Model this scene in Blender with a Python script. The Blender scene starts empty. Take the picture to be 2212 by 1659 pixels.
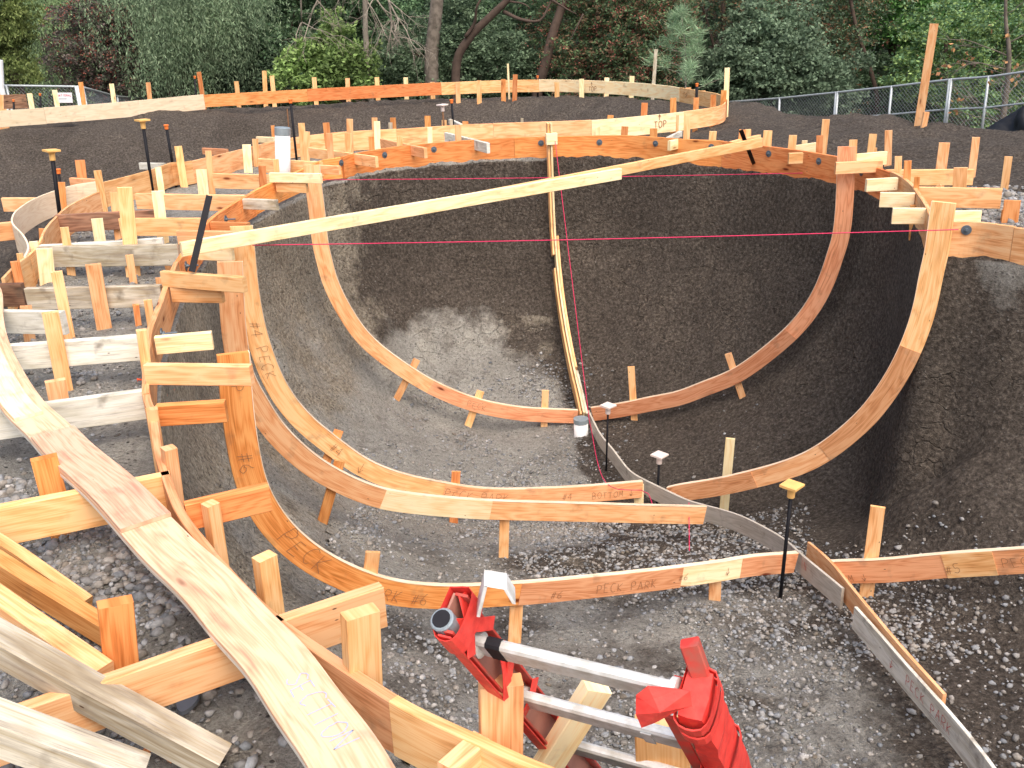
import bpy, math, random
import numpy as np
from mathutils import Vector, Matrix
random.seed(7); RNG = np.random.default_rng(11)
S = bpy.context.scene
COL = S.collection
# ------------------------------------------------------------------ camera
PITCH, ROLL, FOC, HC = math.radians(21.5), math.radians(2.4), 2150.0, 1.5
FW = np.array([0, math.cos(PITCH), -math.sin(PITCH)])
_U = np.array([0, math.sin(PITCH), math.cos(PITCH)]); _R = np.array([1.0, 0, 0])
RT = math.cos(ROLL)*_R - math.sin(ROLL)*_U
UP = math.sin(ROLL)*_R + math.cos(ROLL)*_U
EYE = np.array([0, 0, HC])
cd = bpy.data.cameras.new('camera'); cam = bpy.data.objects.new('camera', cd); COL.objects.link(cam)
cd.sensor_width = 36; cd.lens = 36*FOC/2212; cd.clip_end = 500; cd.clip_start = .05
M = Matrix([[RT[i], UP[i], -FW[i], EYE[i]] for i in range(3)] + [[0, 0, 0, 1]])
cam.matrix_world = M
S.camera = cam
# ------------------------------------------------------------------ sky, sun, exposure
SUN_EL, SUN_AZ = 58, 158          # degrees; azimuth clockwise from +Y
w = bpy.data.worlds.new('World'); S.world = w; w.use_nodes = True
nt = w.node_tree; bg = nt.nodes['Background']
sky = nt.nodes.new('ShaderNodeTexSky'); sky.sky_type = 'NISHITA'; sky.sun_disc = False
sky.sun_elevation = math.radians(SUN_EL); sky.sun_rotation = math.radians(SUN_AZ)
sky.air_density = 1.2; sky.dust_density = 6.0
nt.links.new(sky.outputs[0], bg.inputs[0]); bg.inputs[1].default_value = .15
sl = bpy.data.lights.new('sun', 'SUN'); so = bpy.data.objects.new('sun', sl); COL.objects.link(so)
sl.energy = 1.1; sl.angle = math.radians(80); sl.color = (1, .92, .82)
az = math.radians(SUN_AZ); el = math.radians(SUN_EL)
sd = Vector((math.sin(az)*math.cos(el), math.cos(az)*math.cos(el), math.sin(el)))
so.rotation_euler = sd.to_track_quat('Z', 'Y').to_euler()
S.view_settings.view_transform = 'Standard'; S.view_settings.look = 'None'
S.view_settings.exposure = .70; S.view_settings.gamma = 1

# ------------------------------------------------------------------ image point -> world helpers
REG = {'p': (0, 0, 1), '1': (0, 0, .34139), '2': (730, 0, .34139), '3': (1460, 0, .34139),
       '4': (0, 548.6, .34139), '5': (730, 548.6, .34139), '6': (1460, 548.6, .34139),
       '7': (0, 1092.7, .34139), '8': (730, 1092.7, .34139), '9': (1460, 1092.7, .34139),
       'a': (0, 309.7, .176), 'b': (353.9, 238.9, .176), 'c': (707.8, 203.5, .176),
       'd': (1327.2, 150.4, .176), 'e': (1681.1, 247.7, .176), 'f': (292, 495.5, .176)}
def px(r, x, y):
    o = REG[r]; return (o[0]+x*o[2], o[1]+y*o[2])
def ray(q):
    d = FW + RT*(q[0]-1106)/FOC + UP*(829.5-q[1])/FOC
    return d
def atz(q, z):
    d = ray(q); return EYE + d*(z-HC)/d[2]
def aty(q, y):
    d = ray(q); return EYE + d*y/d[1]
def onpl(q, P, n):
    d = ray(q); return EYE + d*(((P-EYE) @ n)/(d @ n))
def V3(p): return np.array(p, float)
def nrm(v): return v/(np.linalg.norm(v)+1e-12)
Z = np.array([0, 0, 1.0])
def resample(P, step=None, n=None, closed=False):
    """Catmull-Rom through P, resampled evenly"""
    P = [V3(p) for p in P]
    if closed: Q = [P[-1]]+P+[P[0], P[1]]
    else: Q = [2*P[0]-P[1]]+P+[2*P[-1]-P[-2]]
    out = []
    for i in range(1, len(Q)-2):
        a, b, c, d = Q[i-1:i+3]
        for t in np.linspace(0, 1, 12, endpoint=False):
            out.append(.5*((2*b)+(c-a)*t+(2*a-5*b+4*c-d)*t*t+(3*b-a-3*c+d)*t**3))
    out.append(Q[-2]); out = np.array(out)
    L = np.r_[0, np.cumsum(np.linalg.norm(np.diff(out, axis=0), axis=1))]
    if n is None: n = max(2, int(L[-1]/step)+1)
    s = np.linspace(0, L[-1], n)
    return np.stack([np.interp(s, L, out[:, k]) for k in range(out.shape[1])], 1)
# lattice value noise
_T = RNG.random(65536)
def vnoise(x, y, z=0.0, f=1.0, seed=0):
    x = np.asarray(x, float)*f+seed*17.3+500; y = np.asarray(y, float)*f+seed*7.7+500; z = np.asarray(z, float)*f+500+0*x
    xi, yi, zi = np.floor(x).astype(int), np.floor(y).astype(int), np.floor(z).astype(int)
    u, v, w_ = x-xi, y-yi, z-zi
    u = u*u*(3-2*u); v = v*v*(3-2*v); w_ = w_*w_*(3-2*w_)
    def h(a, b, c): return _T[(a*7919+b*104729+c*1299709) & 65535]
    r = 0
    for a in (0, 1):
        for b in (0, 1):
            for c in (0, 1):
                r = r+h(xi+a, yi+b, zi+c)*(u if a else 1-u)*(v if b else 1-v)*(w_ if c else 1-w_)
    return r*2-1
def fbm(x, y, z=0.0, f=1.0, o=3, seed=0):
    r = 0; A = 1
    for k in range(o): r = r+A*vnoise(x, y, z, f*2**k, seed+k); A *= .5
    return r
def smooth(a, b, t):
    t = np.clip((t-a)/(b-a), 0, 1); return t*t*(3-2*t)

# ------------------------------------------------------------------ object helpers
def link(o, parent=None):
    COL.objects.link(o)
    if parent is not None: o.parent = parent
    return o
def tag(o, label=None, cat=None, group=None, kind=None):
    if label: o['label'] = label
    if cat: o['category'] = cat
    if group: o['group'] = group
    if kind: o['kind'] = kind
    return o
def empty(name, loc, label, cat, group=None):
    o = bpy.data.objects.new(name, None); o.location = Vector(loc); o.empty_display_size = .1
    link(o); tag(o, label, cat, group); return o
class MB:
    def __init__(s): s.v = []; s.f = []; s.uv = []; s.m = []
    def ringsweep(s, rings, us, vs, mat=0, cap=True, close=True):
        """rings: list of (k,3) arrays; us: u per ring; vs: v per profile vertex (k+1)"""
        b = len(s.v); k = len(rings[0])
        for r in rings: s.v.extend([tuple(p) for p in r])
        n = len(rings)
        for i in range(n-1):
            for j in range(k if close else k-1):
                j2 = (j+1) % k
                s.f.append((b+i*k+j, b+i*k+j2, b+(i+1)*k+j2, b+(i+1)*k+j)); s.m.append(mat)
                s.uv.append([(us[i], vs[j]), (us[i], vs[j+1]), (us[i+1], vs[j+1]), (us[i+1], vs[j])])
        if cap:
            for i, rev in ((0, True), (n-1, False)):
                idx = [b+i*k+j for j in range(k)]
                if rev: idx = idx[::-1]
                s.f.append(tuple(idx)); s.m.append(mat)
                s.uv.append([(us[i]+.01*math.cos(6.28*j/k), 5+.02*math.sin(6.28*j/k)) for j in range(k)])
    def board(s, path, A, B, a, b, ch=.003, mat=0, a0=0):
        """solid rectangular section: width a along A (from a0), thickness b along B, swept on path"""
        path = np.array(path, float); n = len(path)
        A = np.broadcast_to(np.array(A, float), path.shape); B = np.broadcast_to(np.array(B, float), path.shape)
        a = np.broadcast_to(np.array(a, float), (n,)); b = np.broadcast_to(np.array(b, float), (n,))
        rings = []
        for i in range(n):
            w_, t_, c = a[i], b[i], ch
            pr = [(c, 0), (w_-c, 0), (w_, c), (w_, t_-c), (w_-c, t_), (c, t_), (0, t_-c), (0, c)]
            rings.append(np.array([path[i]+A[i]*(p+a0)+B[i]*q for p, q in pr]))
        L = np.r_[0, np.cumsum(np.linalg.norm(np.diff(path, axis=0), axis=1))]
        w0, t0 = float(a[0]), float(b[0])
        vs = [0, w0-ch*2, w0-ch, w0+t0-2*ch, w0+t0, 2*w0+t0-2*ch, 2*w0+t0, 2*w0+2*t0-ch, 2*w0+2*t0]
        s.ringsweep(rings, L, vs, mat)
    def tube(s, path, r, k=8, mat=0):
        path = np.array(path, float); n = len(path); r = np.broadcast_to(np.array(r, float), (n,))
        T = np.gradient(path, axis=0); ref = V3((0, 0, 1)) if abs(nrm(T[0])[2]) < .9 else V3((1, 0, 0))
        rings = []
        for i in range(n):
            t = nrm(T[i]); a = nrm(np.cross(t, ref)); b = np.cross(t, a)
            rings.append(np.array([path[i]+r[i]*(a*math.cos(2*math.pi*j/k)+b*math.sin(2*math.pi*j/k)) for j in range(k)]))
        L = np.r_[0, np.cumsum(np.linalg.norm(np.diff(path, axis=0), axis=1))]
        s.ringsweep(rings, L, [j*.02 for j in range(k+1)], mat)
    def box(s, c, A, B, Cc, mat=0, ch=.002):
        c, A, B, Cc = V3(c), V3(A), V3(B), V3(Cc)
        s.board([c-A, c+A], nrm(B), nrm(Cc), 2*np.linalg.norm(B), 2*np.linalg.norm(Cc), ch, mat) if 0 else \
        s.board([c-A-B-Cc, c+A-B-Cc], nrm(B), nrm(Cc), 2*np.linalg.norm(B), 2*np.linalg.norm(Cc), ch, mat)
    def quad(s, a, b, c, d, mat=0):
        k = len(s.v); s.v += [tuple(a), tuple(b), tuple(c), tuple(d)]; s.f.append((k, k+1, k+2, k+3)); s.m.append(mat)
        s.uv.append([(0, 0), (1, 0), (1, 1), (0, 1)])
    def build(s, name, mats, parent=None, smooth_=False):
        me = bpy.data.meshes.new(name); V = np.array(s.v, float)
        o_ = np.zeros(3)
        if parent is not None: o_ = np.array(parent_world(parent))
        else: o_ = V.mean(0)
        me.from_pydata([tuple(v) for v in (V-o_)], [], s.f)
        uvl = me.uv_layers.new(name='UVMap')
        flat = [c for f in s.uv for p in f for c in p]
        uvl.data.foreach_set('uv', flat)
        if not isinstance(mats, (list, tuple)): mats = [mats]
        for m in mats: me.materials.append(m)
        me.polygons.foreach_set('material_index', s.m)
        if smooth_: me.polygons.foreach_set('use_smooth', [True]*len(s.f))
        me.update(); fixn(me)
        o = bpy.data.objects.new(name, me); link(o, parent)
        if parent is None: o.location = Vector(o_)
        return o
def parent_world(o):
    p = Vector((0, 0, 0))
    while o is not None: p = p+o.location; o = o.parent
    return p
def fixn(me):
    import bmesh
    if len(me.polygons) > 20000: return
    bm = bmesh.new(); bm.from_mesh(me); bmesh.ops.recalc_face_normals(bm, faces=bm.faces); bm.to_mesh(me); bm.free()
def npmesh(name, V, F, mats, cols=None, smooth_=False, parent=None, cname='tint'):
    """fast mesh from numpy (F: (n,k) same-size faces)"""
    V = np.asarray(V, np.float32); F = np.asarray(F, np.int32)
    if parent is not None: V = V-np.array(parent_world(parent), np.float32)
    me = bpy.data.meshes.new(name); me.vertices.add(len(V)); me.vertices.foreach_set('co', V.ravel())
    k = F.shape[1]; me.loops.add(F.size); me.loops.foreach_set('vertex_index', F.ravel())
    me.polygons.add(len(F)); me.polygons.foreach_set('loop_start', np.arange(0, F.size, k, dtype=np.int32))
    me.polygons.foreach_set('loop_total', np.full(len(F), k, np.int32))
    if smooth_: me.polygons.foreach_set('use_smooth', np.ones(len(F), bool))
    me.update(calc_edges=True)
    if cols is not None:
        at = me.color_attributes.new(cname, 'FLOAT_COLOR', 'POINT')
        c = np.ones((len(V), 4), np.float32); c[:, :cols.shape[1]] = cols
        at.data.foreach_set('color', c.ravel())
    me.validate()
    for m in (mats if isinstance(mats, (list, tuple)) else [mats]): me.materials.append(m)
    return link(bpy.data.objects.new(name, me), parent)

# ------------------------------------------------------------------ materials
class N:
    def __init__(s, name):
        s.m = bpy.data.materials.new(name); s.m.use_nodes = True; s.t = s.m.node_tree
        s.b = s.t.nodes['Principled BSDF']; s.b.inputs['Specular IOR Level'].default_value = .25
    def n(s, typ, **k):
        o = s.t.nodes.new('ShaderNode'+typ)
        for a, b in k.items():
            if a.startswith('_'): o.inputs[a[1:].replace('_', ' ')].default_value = b
            else: setattr(o, a, b)
        return o
    def l(s, a, b): s.t.links.new(a, b)
    def math(s, op, a, b=None, clamp=False):
        o = s.n('Math', operation=op); o.use_clamp = clamp
        for i, x in enumerate((a, b)):
            if x is None: continue
            if isinstance(x, (int, float)): o.inputs[i].default_value = x
            else: s.l(x, o.inputs[i])
        return o.outputs[0]
    def ramp(s, fac, stops, interp='LINEAR'):
        o = s.n('ValToRGB'); o.color_ramp.interpolation = interp; e = o.color_ramp.elements
        while len(e) < len(stops): e.new(.5)
        for i, (p, c) in enumerate(stops):
            e[i].position = p; e[i].color = (*c, 1) if not isinstance(c, (int, float)) else (c, c, c, 1)
        s.l(fac, o.inputs[0]); return o.outputs[0]
    def mix(s, f, a, b, t='MIX'):
        o = s.n('Mix', data_type='RGBA', blend_type=t)
        for i, x in ((0, f), (6, a), (7, b)):
            if isinstance(x, (int, float)): o.inputs[i].default_value = x
            elif isinstance(x, tuple): o.inputs[i].default_value = (*x, 1)
            else: s.l(x, o.inputs[i])
        return o.outputs[2]
    def bump(s, h, st, dist):
        o = s.n('Bump'); o.inputs['Strength'].default_value = st; o.inputs['Distance'].default_value = dist
        s.l(h, o.inputs['Height']); s.l(o.outputs[0], s.b.inputs['Normal']); return o

def wood(name, dark, mid, light, knots=.5, ply=False, stain=0.0, edge=(.75, .55, .36), weather=0.0, rough=.75):
    m = N(name)
    uv = m.n('TexCoord'); sep = m.n('SeparateXYZ'); m.l(uv.outputs['UV'], sep.inputs[0])
    oi = m.n('ObjectInfo'); rnd = oi.outputs['Random']
    off = m.math('MULTIPLY', rnd, 37.0)
    u = m.math('ADD', sep.outputs[0], off); v = m.math('ADD', sep.outputs[1], off)
    def vec(su, sv):
        c = m.n('CombineXYZ'); m.l(m.math('MULTIPLY', u, su), c.inputs[0]); m.l(m.math('MULTIPLY', v, sv), c.inputs[1]); return c.outputs[0]
    big = m.n('TexNoise', _Scale=1.0, _Detail=3.0); m.l(vec(.8 if ply else 1.2, 5.5), big.inputs['Vector'])
    # cathedral growth rings: contour lines of a stretched noise field
    ringf = m.math('FRACT', m.math('MULTIPLY', big.outputs[0], 16.0 if ply else 9.0))
    ring = m.math('ABSOLUTE', m.math('SUBTRACT', ringf, .5))
    fine = m.n('TexNoise', _Scale=1.0, _Detail=4.0); m.l(vec(5, 170), fine.inputs['Vector'])
    mott = m.n('TexNoise', _Scale=1.0, _Detail=2.0); m.l(vec(1.0, 9), mott.inputs['Vector'])
    g = m.math('ADD', m.math('MULTIPLY', ring, .42), m.math('MULTIPLY', fine.outputs[0], .75))
    g = m.math('MULTIPLY', m.math('ADD', g, m.math('MULTIPLY', mott.outputs[0], .5)), .8)
    col = m.ramp(g, [(.36, dark), (.52, mid), (.66, light)])
    # knots
    vo = m.n('TexVoronoi', _Scale=1.0, _Randomness=1.0); m.l(vec(2.6, 9), vo.inputs['Vector'])
    nn = m.n('TexNoise', _Scale=1.0); m.l(vec(20, 20), nn.inputs['Vector'])
    kd = m.math('ADD', vo.outputs['Distance'], m.math('MULTIPLY', m.math('SUBTRACT', nn.outputs[0], .5), .05))
    sel = m.n('SeparateXYZ'); m.l(vo.outputs['Color'], sel.inputs[0])
    on = m.math('LESS_THAN', sel.outputs[0], knots)
    kf = m.math('MULTIPLY', m.ramp(kd, [(.06, 1), (.13, 0)]), on)
    halo = m.math('MULTIPLY', m.ramp(kd, [(.1, .45), (.32, 0)]), on)
    col = m.mix(halo, col, tuple(x*.8 for x in dark))
    col = m.mix(kf, col, (dark[0]*.35, dark[1]*.22, dark[2]*.2))
    # per-board value shift
    hv = m.n('HueSaturation'); m.l(col, hv.inputs['Color'])
    m.l(m.math('ADD', m.math('MULTIPLY', rnd, .35), .82), hv.inputs['Value'])
    m.l(m.math('ADD', m.math('MULTIPLY', m.math('FRACT', m.math('MULTIPLY', rnd, 7.13)), .014), .493), hv.inputs['Hue'])
    col = hv.outputs[0]
    if weather:
        wn = m.n('TexNoise', _Scale=1.0, _Detail=8.0, _Roughness=.7); m.l(vec(2.6, 18), wn.inputs['Vector'])
        wf = m.ramp(m.math('ADD', m.math('MULTIPLY', wn.outputs[0], .6), m.math('MULTIPLY', fine.outputs[0], .4)), [(.56-weather*.2, 0), (.70-weather*.15, .75)])
        col = m.mix(wf, col, (.16, .115, .08))
    nv = m.n('TexVoronoi', _Scale=1.0, _Randomness=1.0); m.l(vec(9, 26), nv.inputs['Vector'])
    ns = m.n('SeparateXYZ'); m.l(nv.outputs['Color'], ns.inputs[0])
    col = m.mix(m.math('MULTIPLY', m.ramp(nv.outputs['Distance'], [(.05, 1), (.075, 0)]), m.math('GREATER_THAN', ns.outputs[0], .8)), col, (.10, .05, .03))
    # dirt smears and mud specks
    tc = m.n('TexNoise', _Scale=9.0, _Detail=6.0); m.l(uv.outputs['Object'], tc.inputs['Vector'])
    col = m.mix(m.ramp(tc.outputs[0], [(.6, 0), (.75, .35+stain)]), col, (.12, .085, .06))
    m.l(col, m.b.inputs['Base Color']); m.b.inputs['Roughness'].default_value = rough
    m.bump(m.math('ADD', fine.outputs[0], m.math('MULTIPLY', kf, .5)), .25, .002)
    return m.m
W_ORANGE = wood('wood_orange_plywood', (.50, .15, .035), (.76, .245, .07), (.86, .36, .125), .35, True)
W_PINK = wood('wood_pink_plywood', (.50, .19, .08), (.72, .31, .14), (.83, .42, .22), .28, True)
W_TAN = wood('wood_fir', (.58, .25, .09), (.82, .41, .17), (.90, .55, .28), .25)
W_RED = wood('wood_red_fir', (.42, .13, .035), (.62, .23, .07), (.74, .34, .13), .2)
W_YEL = wood('wood_yellow_pine', (.80, .53, .25), (.93, .70, .38), (.97, .82, .53), .2)
W_GREY = wood('wood_weathered_grey', (.30, .23, .14), (.48, .41, .29), (.66, .61, .50), .2, stain=.3, weather=.42)
W_WHITE = wood('wood_whitened_plank', (.50, .46, .36), (.68, .65, .55), (.82, .80, .72), .1, stain=.3, weather=.25)
W_DARK = wood('wood_dark_wet_plank', (.10, .05, .03), (.2, .10, .06), (.36, .2, .12), .2, stain=.4, weather=.3)
W_BEND = wood('wood_pale_bender_board', (.66, .50, .32), (.76, .60, .42), (.82, .68, .50), .0)
W_PALE = wood('wood_pale_walk_plywood', (.50, .25, .17), (.66, .39, .25), (.74, .49, .34), .3, True)
W_CONC = wood('wood_grey_ply', (.44, .39, .31), (.56, .51, .43), (.66, .61, .53), .0, True, stain=.2)
W_EDGE = wood('wood_cut_edge', (.62, .42, .26), (.78, .58, .40), (.88, .72, .54), .0)

def plain(name, c, rough=.6, metal=0, noise=.0, nscale=20, dark=None, bump=0):
    m = N(name); m.b.inputs['Roughness'].default_value = rough; m.b.inputs['Metallic'].default_value = metal
    tc = m.n('TexCoord'); no = m.n('TexNoise', _Scale=float(nscale), _Detail=5.0); m.l(tc.outputs['Object'], no.inputs['Vector'])
    d = dark or tuple(x*.55 for x in c)
    m.l(m.ramp(no.outputs[0], [(.35, tuple(c[i]*(1-noise)+d[i]*noise for i in range(3))), (.6, c)]), m.b.inputs['Base Color'])
    if bump: m.bump(no.outputs[0], bump, .004)
    return m.m
M_STEEL = plain('black_steel', (.012, .012, .016), .55, .3, .5)
M_RUST = plain('rusty_steel', (.25, .13, .07), .8, 0, .6)
M_ORCAP = plain('orange_plastic', (.85, .22, .05), .45, 0, .25)
M_YCAP = plain('tan_plastic', (.88, .52, .18), .5, 0, .25)
M_WCAP = plain('white_plastic', (.85, .72, .66), .5, 0, .25)
M_PVC = plain('white_pvc', (.86, .87, .88), .35, 0, .15, 8)
M_TAPE = plain('grey_duct_tape', (.32, .38, .42), .4, .2, .4)
M_ALU = plain('ladder_aluminium', (.74, .75, .74), .5, .15, .6, 30, (.42, .40, .34), .15)
M_RED = plain('red_tape', (.86, .075, .06), .42, 0, .5, 34, (.50, .03, .028), .6)
M_REDF = plain('red_fibreglass', (.64, .05, .04), .5, 0, .6, 25, (.30, .16, .12))
M_PINKF = plain('faded_fibreglass', (.45, .22, .17), .6, 0, .5, 12)
M_BLACKT = plain('black_grip_tape_and_hole_shade', (.02, .02, .025), .8, 0, .4)  # real grip tape, also the painted dark inside of the rail end
M_BOLT = plain('galvanised_bolt', (.17, .21, .25), .5, .6, .3)
M_STRING = plain('pink_mason_line', (.70, .03, .12), .6)
M_PENCIL = plain('pencil_mark', (.30, .14, .07), .8)
M_REDMARK = plain('red_marker', (.55, .12, .10), .8)
M_BLUEMARK = plain('blue_chalk', (.40, .50, .68), .8)
M_GALV = plain('galvanised_pipe', (.52, .56, .57), .45, .5, .3)
M_WIRE = plain('chain_link_wire', (.34, .38, .40), .5, .4)
M_SIGN = plain('sign_white', (.80, .79, .82), .5, 0, .1)
M_SIGNR = plain('sign_red', (.6, .04, .09), .5)
M_TARP = plain('black_tarp', (.012, .013, .016), .45, 0, .5, 6)
M_LINER = plain('grey_liner', (.13, .14, .15), .6, 0, .4, 6)
M_SOLE = plain('grey_rubber', (.16, .18, .21), .5, 0, .3)
M_FLUO = plain('fluorescent_marking_paint', (.95, .13, .05), .8, 0, .3)
M_GRIT = plain('pale_grit', (.36, .35, .31), .9, 0, .5, 60)

# ------------------------------------------------------------------ plan of the bowl
RIM_PX = [('p', 743, 339), ('c', 300, 735), ('c', 800, 650), ('c', 1250, 605), ('c', 1800, 560), ('c', 2212, 540), ('2', 1300, 870), ('2', 1800, 860),
          ('2', 2203, 885), ('d', 1300, 880), ('d', 1850, 940), ('d', 2212, 985), ('e', 450, 470), ('e', 850, 545), ('e', 1290, 680), ('e', 1450, 740),
          ('e', 1600, 850), ('e', 1680, 950), ('e', 1800, 1130), ('e', 1850, 1250), ('e', 1990, 1325), ('3', 1900, 1408), ('3', 2203, 1448)]
RIM_H = [.22, .235, .25, .26, .265, .265, .265, .27, .28, .29, .3, .3, .3, .3, .29, .28, .26, .25, .24, .24, .25, .26, .29]
OFF = [(3.6, 5.85), (4.4, 5.75), (5.4, 5.6), (6.3, 5.1), (6.9, 4.2), (7.0, 3.1), (6.5, 2.1), (5.5, 1.3), (4.2, .85), (3.0, .75), (1.9, .85), (1.0, 1.13), (.5, 1.38)]
LEFT_PX = [('8', 1380, 1659), ('8', 1130, 1560), ('8', 970, 1480), ('8', 750, 1380), ('8', 500, 1270), ('8', 260, 1120), ('8', 0, 950), ('7', 1800, 720), ('7', 1650, 590),
           ('7', 1450, 380), ('7', 1350, 260), ('7', 1170, 30), ('4', 1080, 1400), ('4', 1030, 1250), ('4', 985, 970), ('4', 950, 900), ('f', 200, 1350), ('f', 270, 1100),
           ('f', 350, 900), ('f', 410, 710), ('f', 490, 520), ('f', 590, 320), ('b', 580, 1340), ('b', 1000, 1060), ('b', 1360, 880), ('b', 1730, 720), ('b', 1940, 620)]
RIM = [atz(px(*q), 0)[:2] for q in RIM_PX]+[V3(q) for q in OFF]+[atz(px(*q), 0)[:2] for q in LEFT_PX]
HGT = RIM_H+[.26]*len(OFF)+[.15]*5+[.16]*4+[.18]*6+[.2]*12
HGT = HGT[:len(RIM)]+[.2]*(len(RIM)-len(HGT))
RIMD = resample([np.r_[RIM[i], HGT[i]] for i in range(len(RIM))], step=.03, closed=True)[:-1]
RH = RIMD[:, 2]; RIMD = RIMD[:, :2]; NR = len(RIMD)
def _smoothc(A, k, it=1):
    for _ in range(it):
        B = A.copy()
        for j in range(1, k+1): B = B+np.roll(A, j, 0)+np.roll(A, -j, 0)
        A = B/(2*k+1)
    return A
RIMD = _smoothc(RIMD, 2, 2)
area = .5*np.sum(RIMD[:, 0]*np.roll(RIMD[:, 1], -1)-np.roll(RIMD[:, 0], -1)*RIMD[:, 1])
RT_ = _smoothc(np.roll(RIMD, -1, 0)-np.roll(RIMD, 1, 0), 3)
RT_ /= np.linalg.norm(RT_, axis=1)[:, None]
INW = np.stack([-RT_[:, 1], RT_[:, 0]], 1)*(1 if area > 0 else -1)     # inward normals
INS = _smoothc(INW, 14, 2); INS /= np.linalg.norm(INS, axis=1)[:, None]
def inside(P, poly):
    x, y = P[:, 0], P[:, 1]; r = np.zeros(len(P), bool); n = len(poly)
    for i in range(n):
        a, b = poly[i], poly[(i+1) % n]
        c = (a[1] > y) != (b[1] > y)
        with np.errstate(divide='ignore', invalid='ignore'):
            r ^= c & (x < (b[0]-a[0])*(y-a[1])/(b[1]-a[1]+1e-15)+a[0])
    return r
def dpoly(P, poly):
    P = np.asarray(P, float); out = np.empty(len(P))
    for i in range(0, len(P), 4000):
        q = P[i:i+4000]; out[i:i+4000] = np.sqrt(((q[:, None, :]-poly[None])**2).sum(2).min(1))
    return out
def floor_in(x, y):       # finished floor level
    x = np.asarray(x, float); y = np.asarray(y, float)
    f = np.interp(y, [3.0, 4.3, 5.5, 6.6, 7.0, 7.5, 9.3], [-1.72, -1.78, -1.93, -2.22, -2.34, -2.4, -2.52])
    return f
SPX = [('5', 1580, 990), ('5', 1730, 1230), ('5', 1940, 1430), ('5', 2200, 1555), ('9', 200, 0), ('9', 600, 160), ('9', 790, 308), ('9', 1050, 522), ('9', 1400, 870), ('9', 2000, 1655)]
def _fx(q):
    z = -2.2
    for _ in range(30): p = atz(px(*q), z); z = .5*z+.5*float(floor_in(p[0], p[1]))
    return p
SPD = resample([_fx(q) for q in SPX], step=.06)[:, :2]
GD = [0, .05, .12, .2, .35, .55, .85, 1.2, 1.6, 2.1, 2.6, 5]
GG = [.06, .22, .34, .43, .55, .665, .785, .875, .94, .98, 1, 1]
_gp = resample([V3((a_, b_, 0)) for a_, b_ in zip(GD, GG)], n=400)
_gp[1:-1] = np.array([_gp[max(0, i-6):i+7].mean(0) if 12 < i < 390 else _gp[i] for i in range(1, 399)])
def bowl_z(x, y, d):
    dd = -(floor_in(x, y)-.235)
    return -dd*np.interp(d, _gp[:, 0], _gp[:, 1])
OUTER_PX = [('p', 0, 240), ('p', 220, 225), ('p', 440, 205), ('p', 760, 188), ('p', 1100, 173), ('p', 1300, 175), ('p', 1420, 183), ('p', 1500, 195), ('p', 1548, 203), ('p', 1568, 215), ('p', 1556, 228),
            ('p', 1500, 238), ('p', 1400, 249), ('p', 1283, 259), ('p', 1150, 264), ('p', 1000, 269), ('p', 850, 279), ('p', 720, 287), ('p', 600, 303), ('p', 500, 327), ('p', 400, 350), ('b', 100, 635), ('a', 1830, 330), ('a', 1500, 420), ('a', 1250, 480)]
OUTER = [atz(px(*q), 0)[:2] for q in OUTER_PX]
BR = [('a', 1190, 575), ('a', 1000, 660), ('a', 820, 750), ('a', 660, 890), ('a', 530, 1040), ('a', 440, 1230), ('a', 300, 1370), ('a', 180, 1460), ('a', 0, 1640)]
BRW = [atz(px(*q), 0)[:2] for q in BR]
PITP = OUTER+BRW[1:]+[V3((-5.5, 4.0)), V3((-14, 3)), V3((-16, 16))]
PITD = resample(PITP, step=.12, closed=True)[:-1]
CREST = resample([V3(p) for p in [(-40, 17), (-8.2, 18.5), (-5.5, 19.3), (0.15, 19.4), (2.0, 18.3), (3.6, 15.6), (4.5, 13.6), (6.1, 11.7), (8.2, 9.6), (13, 7.5), (40, 4)]], step=.25)
CPOLY = np.vstack([CREST, [(40, 200), (-40, 200)]])
def ground_z(x, y):
    sh = np.shape(x); x = np.ravel(np.asarray(x, float)); y = np.ravel(np.asarray(y, float)); P = np.stack([x, y], 1)
    z = -.24+.02*fbm(x, y, 0, .9, 2, 3)
    pin = inside(P, PITD); dp = dpoly(P, PITD)
    near_front = smooth(-1, 1, y-13+.0*x)
    z = np.where(pin, -.30-.75*smooth(.2, 2.2, dp)+.08*fbm(x, y, 0, .6, 3, 9)+.035*fbm(x, y, 0, 2.2, 3, 19), z)
    z = z-.10*smooth(15, 17.5, y)*(~pin)
    rightside = smooth(2.8, 4.2, x)*smooth(6.5, 8, y)
    z = z+rightside*(.09*fbm(x, y, 0, .7, 3, 21)+.045*fbm(x, y, 0, 2.4, 3, 22)+.02)
    e = dpoly(P, CREST)*inside(P, CPOLY)
    z = z-.36*np.clip(e-.15, 0, 9)+.30*np.clip(e-20, 0, 60)
    return z.reshape(sh)
RIM2 = resample([np.r_[p, 0] for p in RIM if not (p[0] > 2.6 and 5.5 < p[1] < 8.2)]+[], step=.06, closed=True)[:-1, :2]
RIM2 = _smoothc(RIM2, 12, 4)
def shift(x, y): return .10+.10*smooth(2.0, 2.5, x)*smooth(8.6, 7.4, y)
def dhip(x, y, d):
    x = np.asarray(x, float); y = np.asarray(y, float); sh = np.shape(x); xf, yf, df = x.ravel(), y.ravel(), np.asarray(d, float).ravel().copy()
    k = (xf > 1.3) & (yf > 3.5) & (yf < 9.5) & (df > 0)
    if k.any():
        d2 = dpoly(np.stack([xf[k], yf[k]], 1), RIM2); df[k] = df[k]+np.maximum(0, d2-df[k])*smooth(0, .3, df[k])*smooth(1.3, 2.3, xf[k])*smooth(5.8, 6.7, yf[k])
    return df.reshape(sh)
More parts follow.
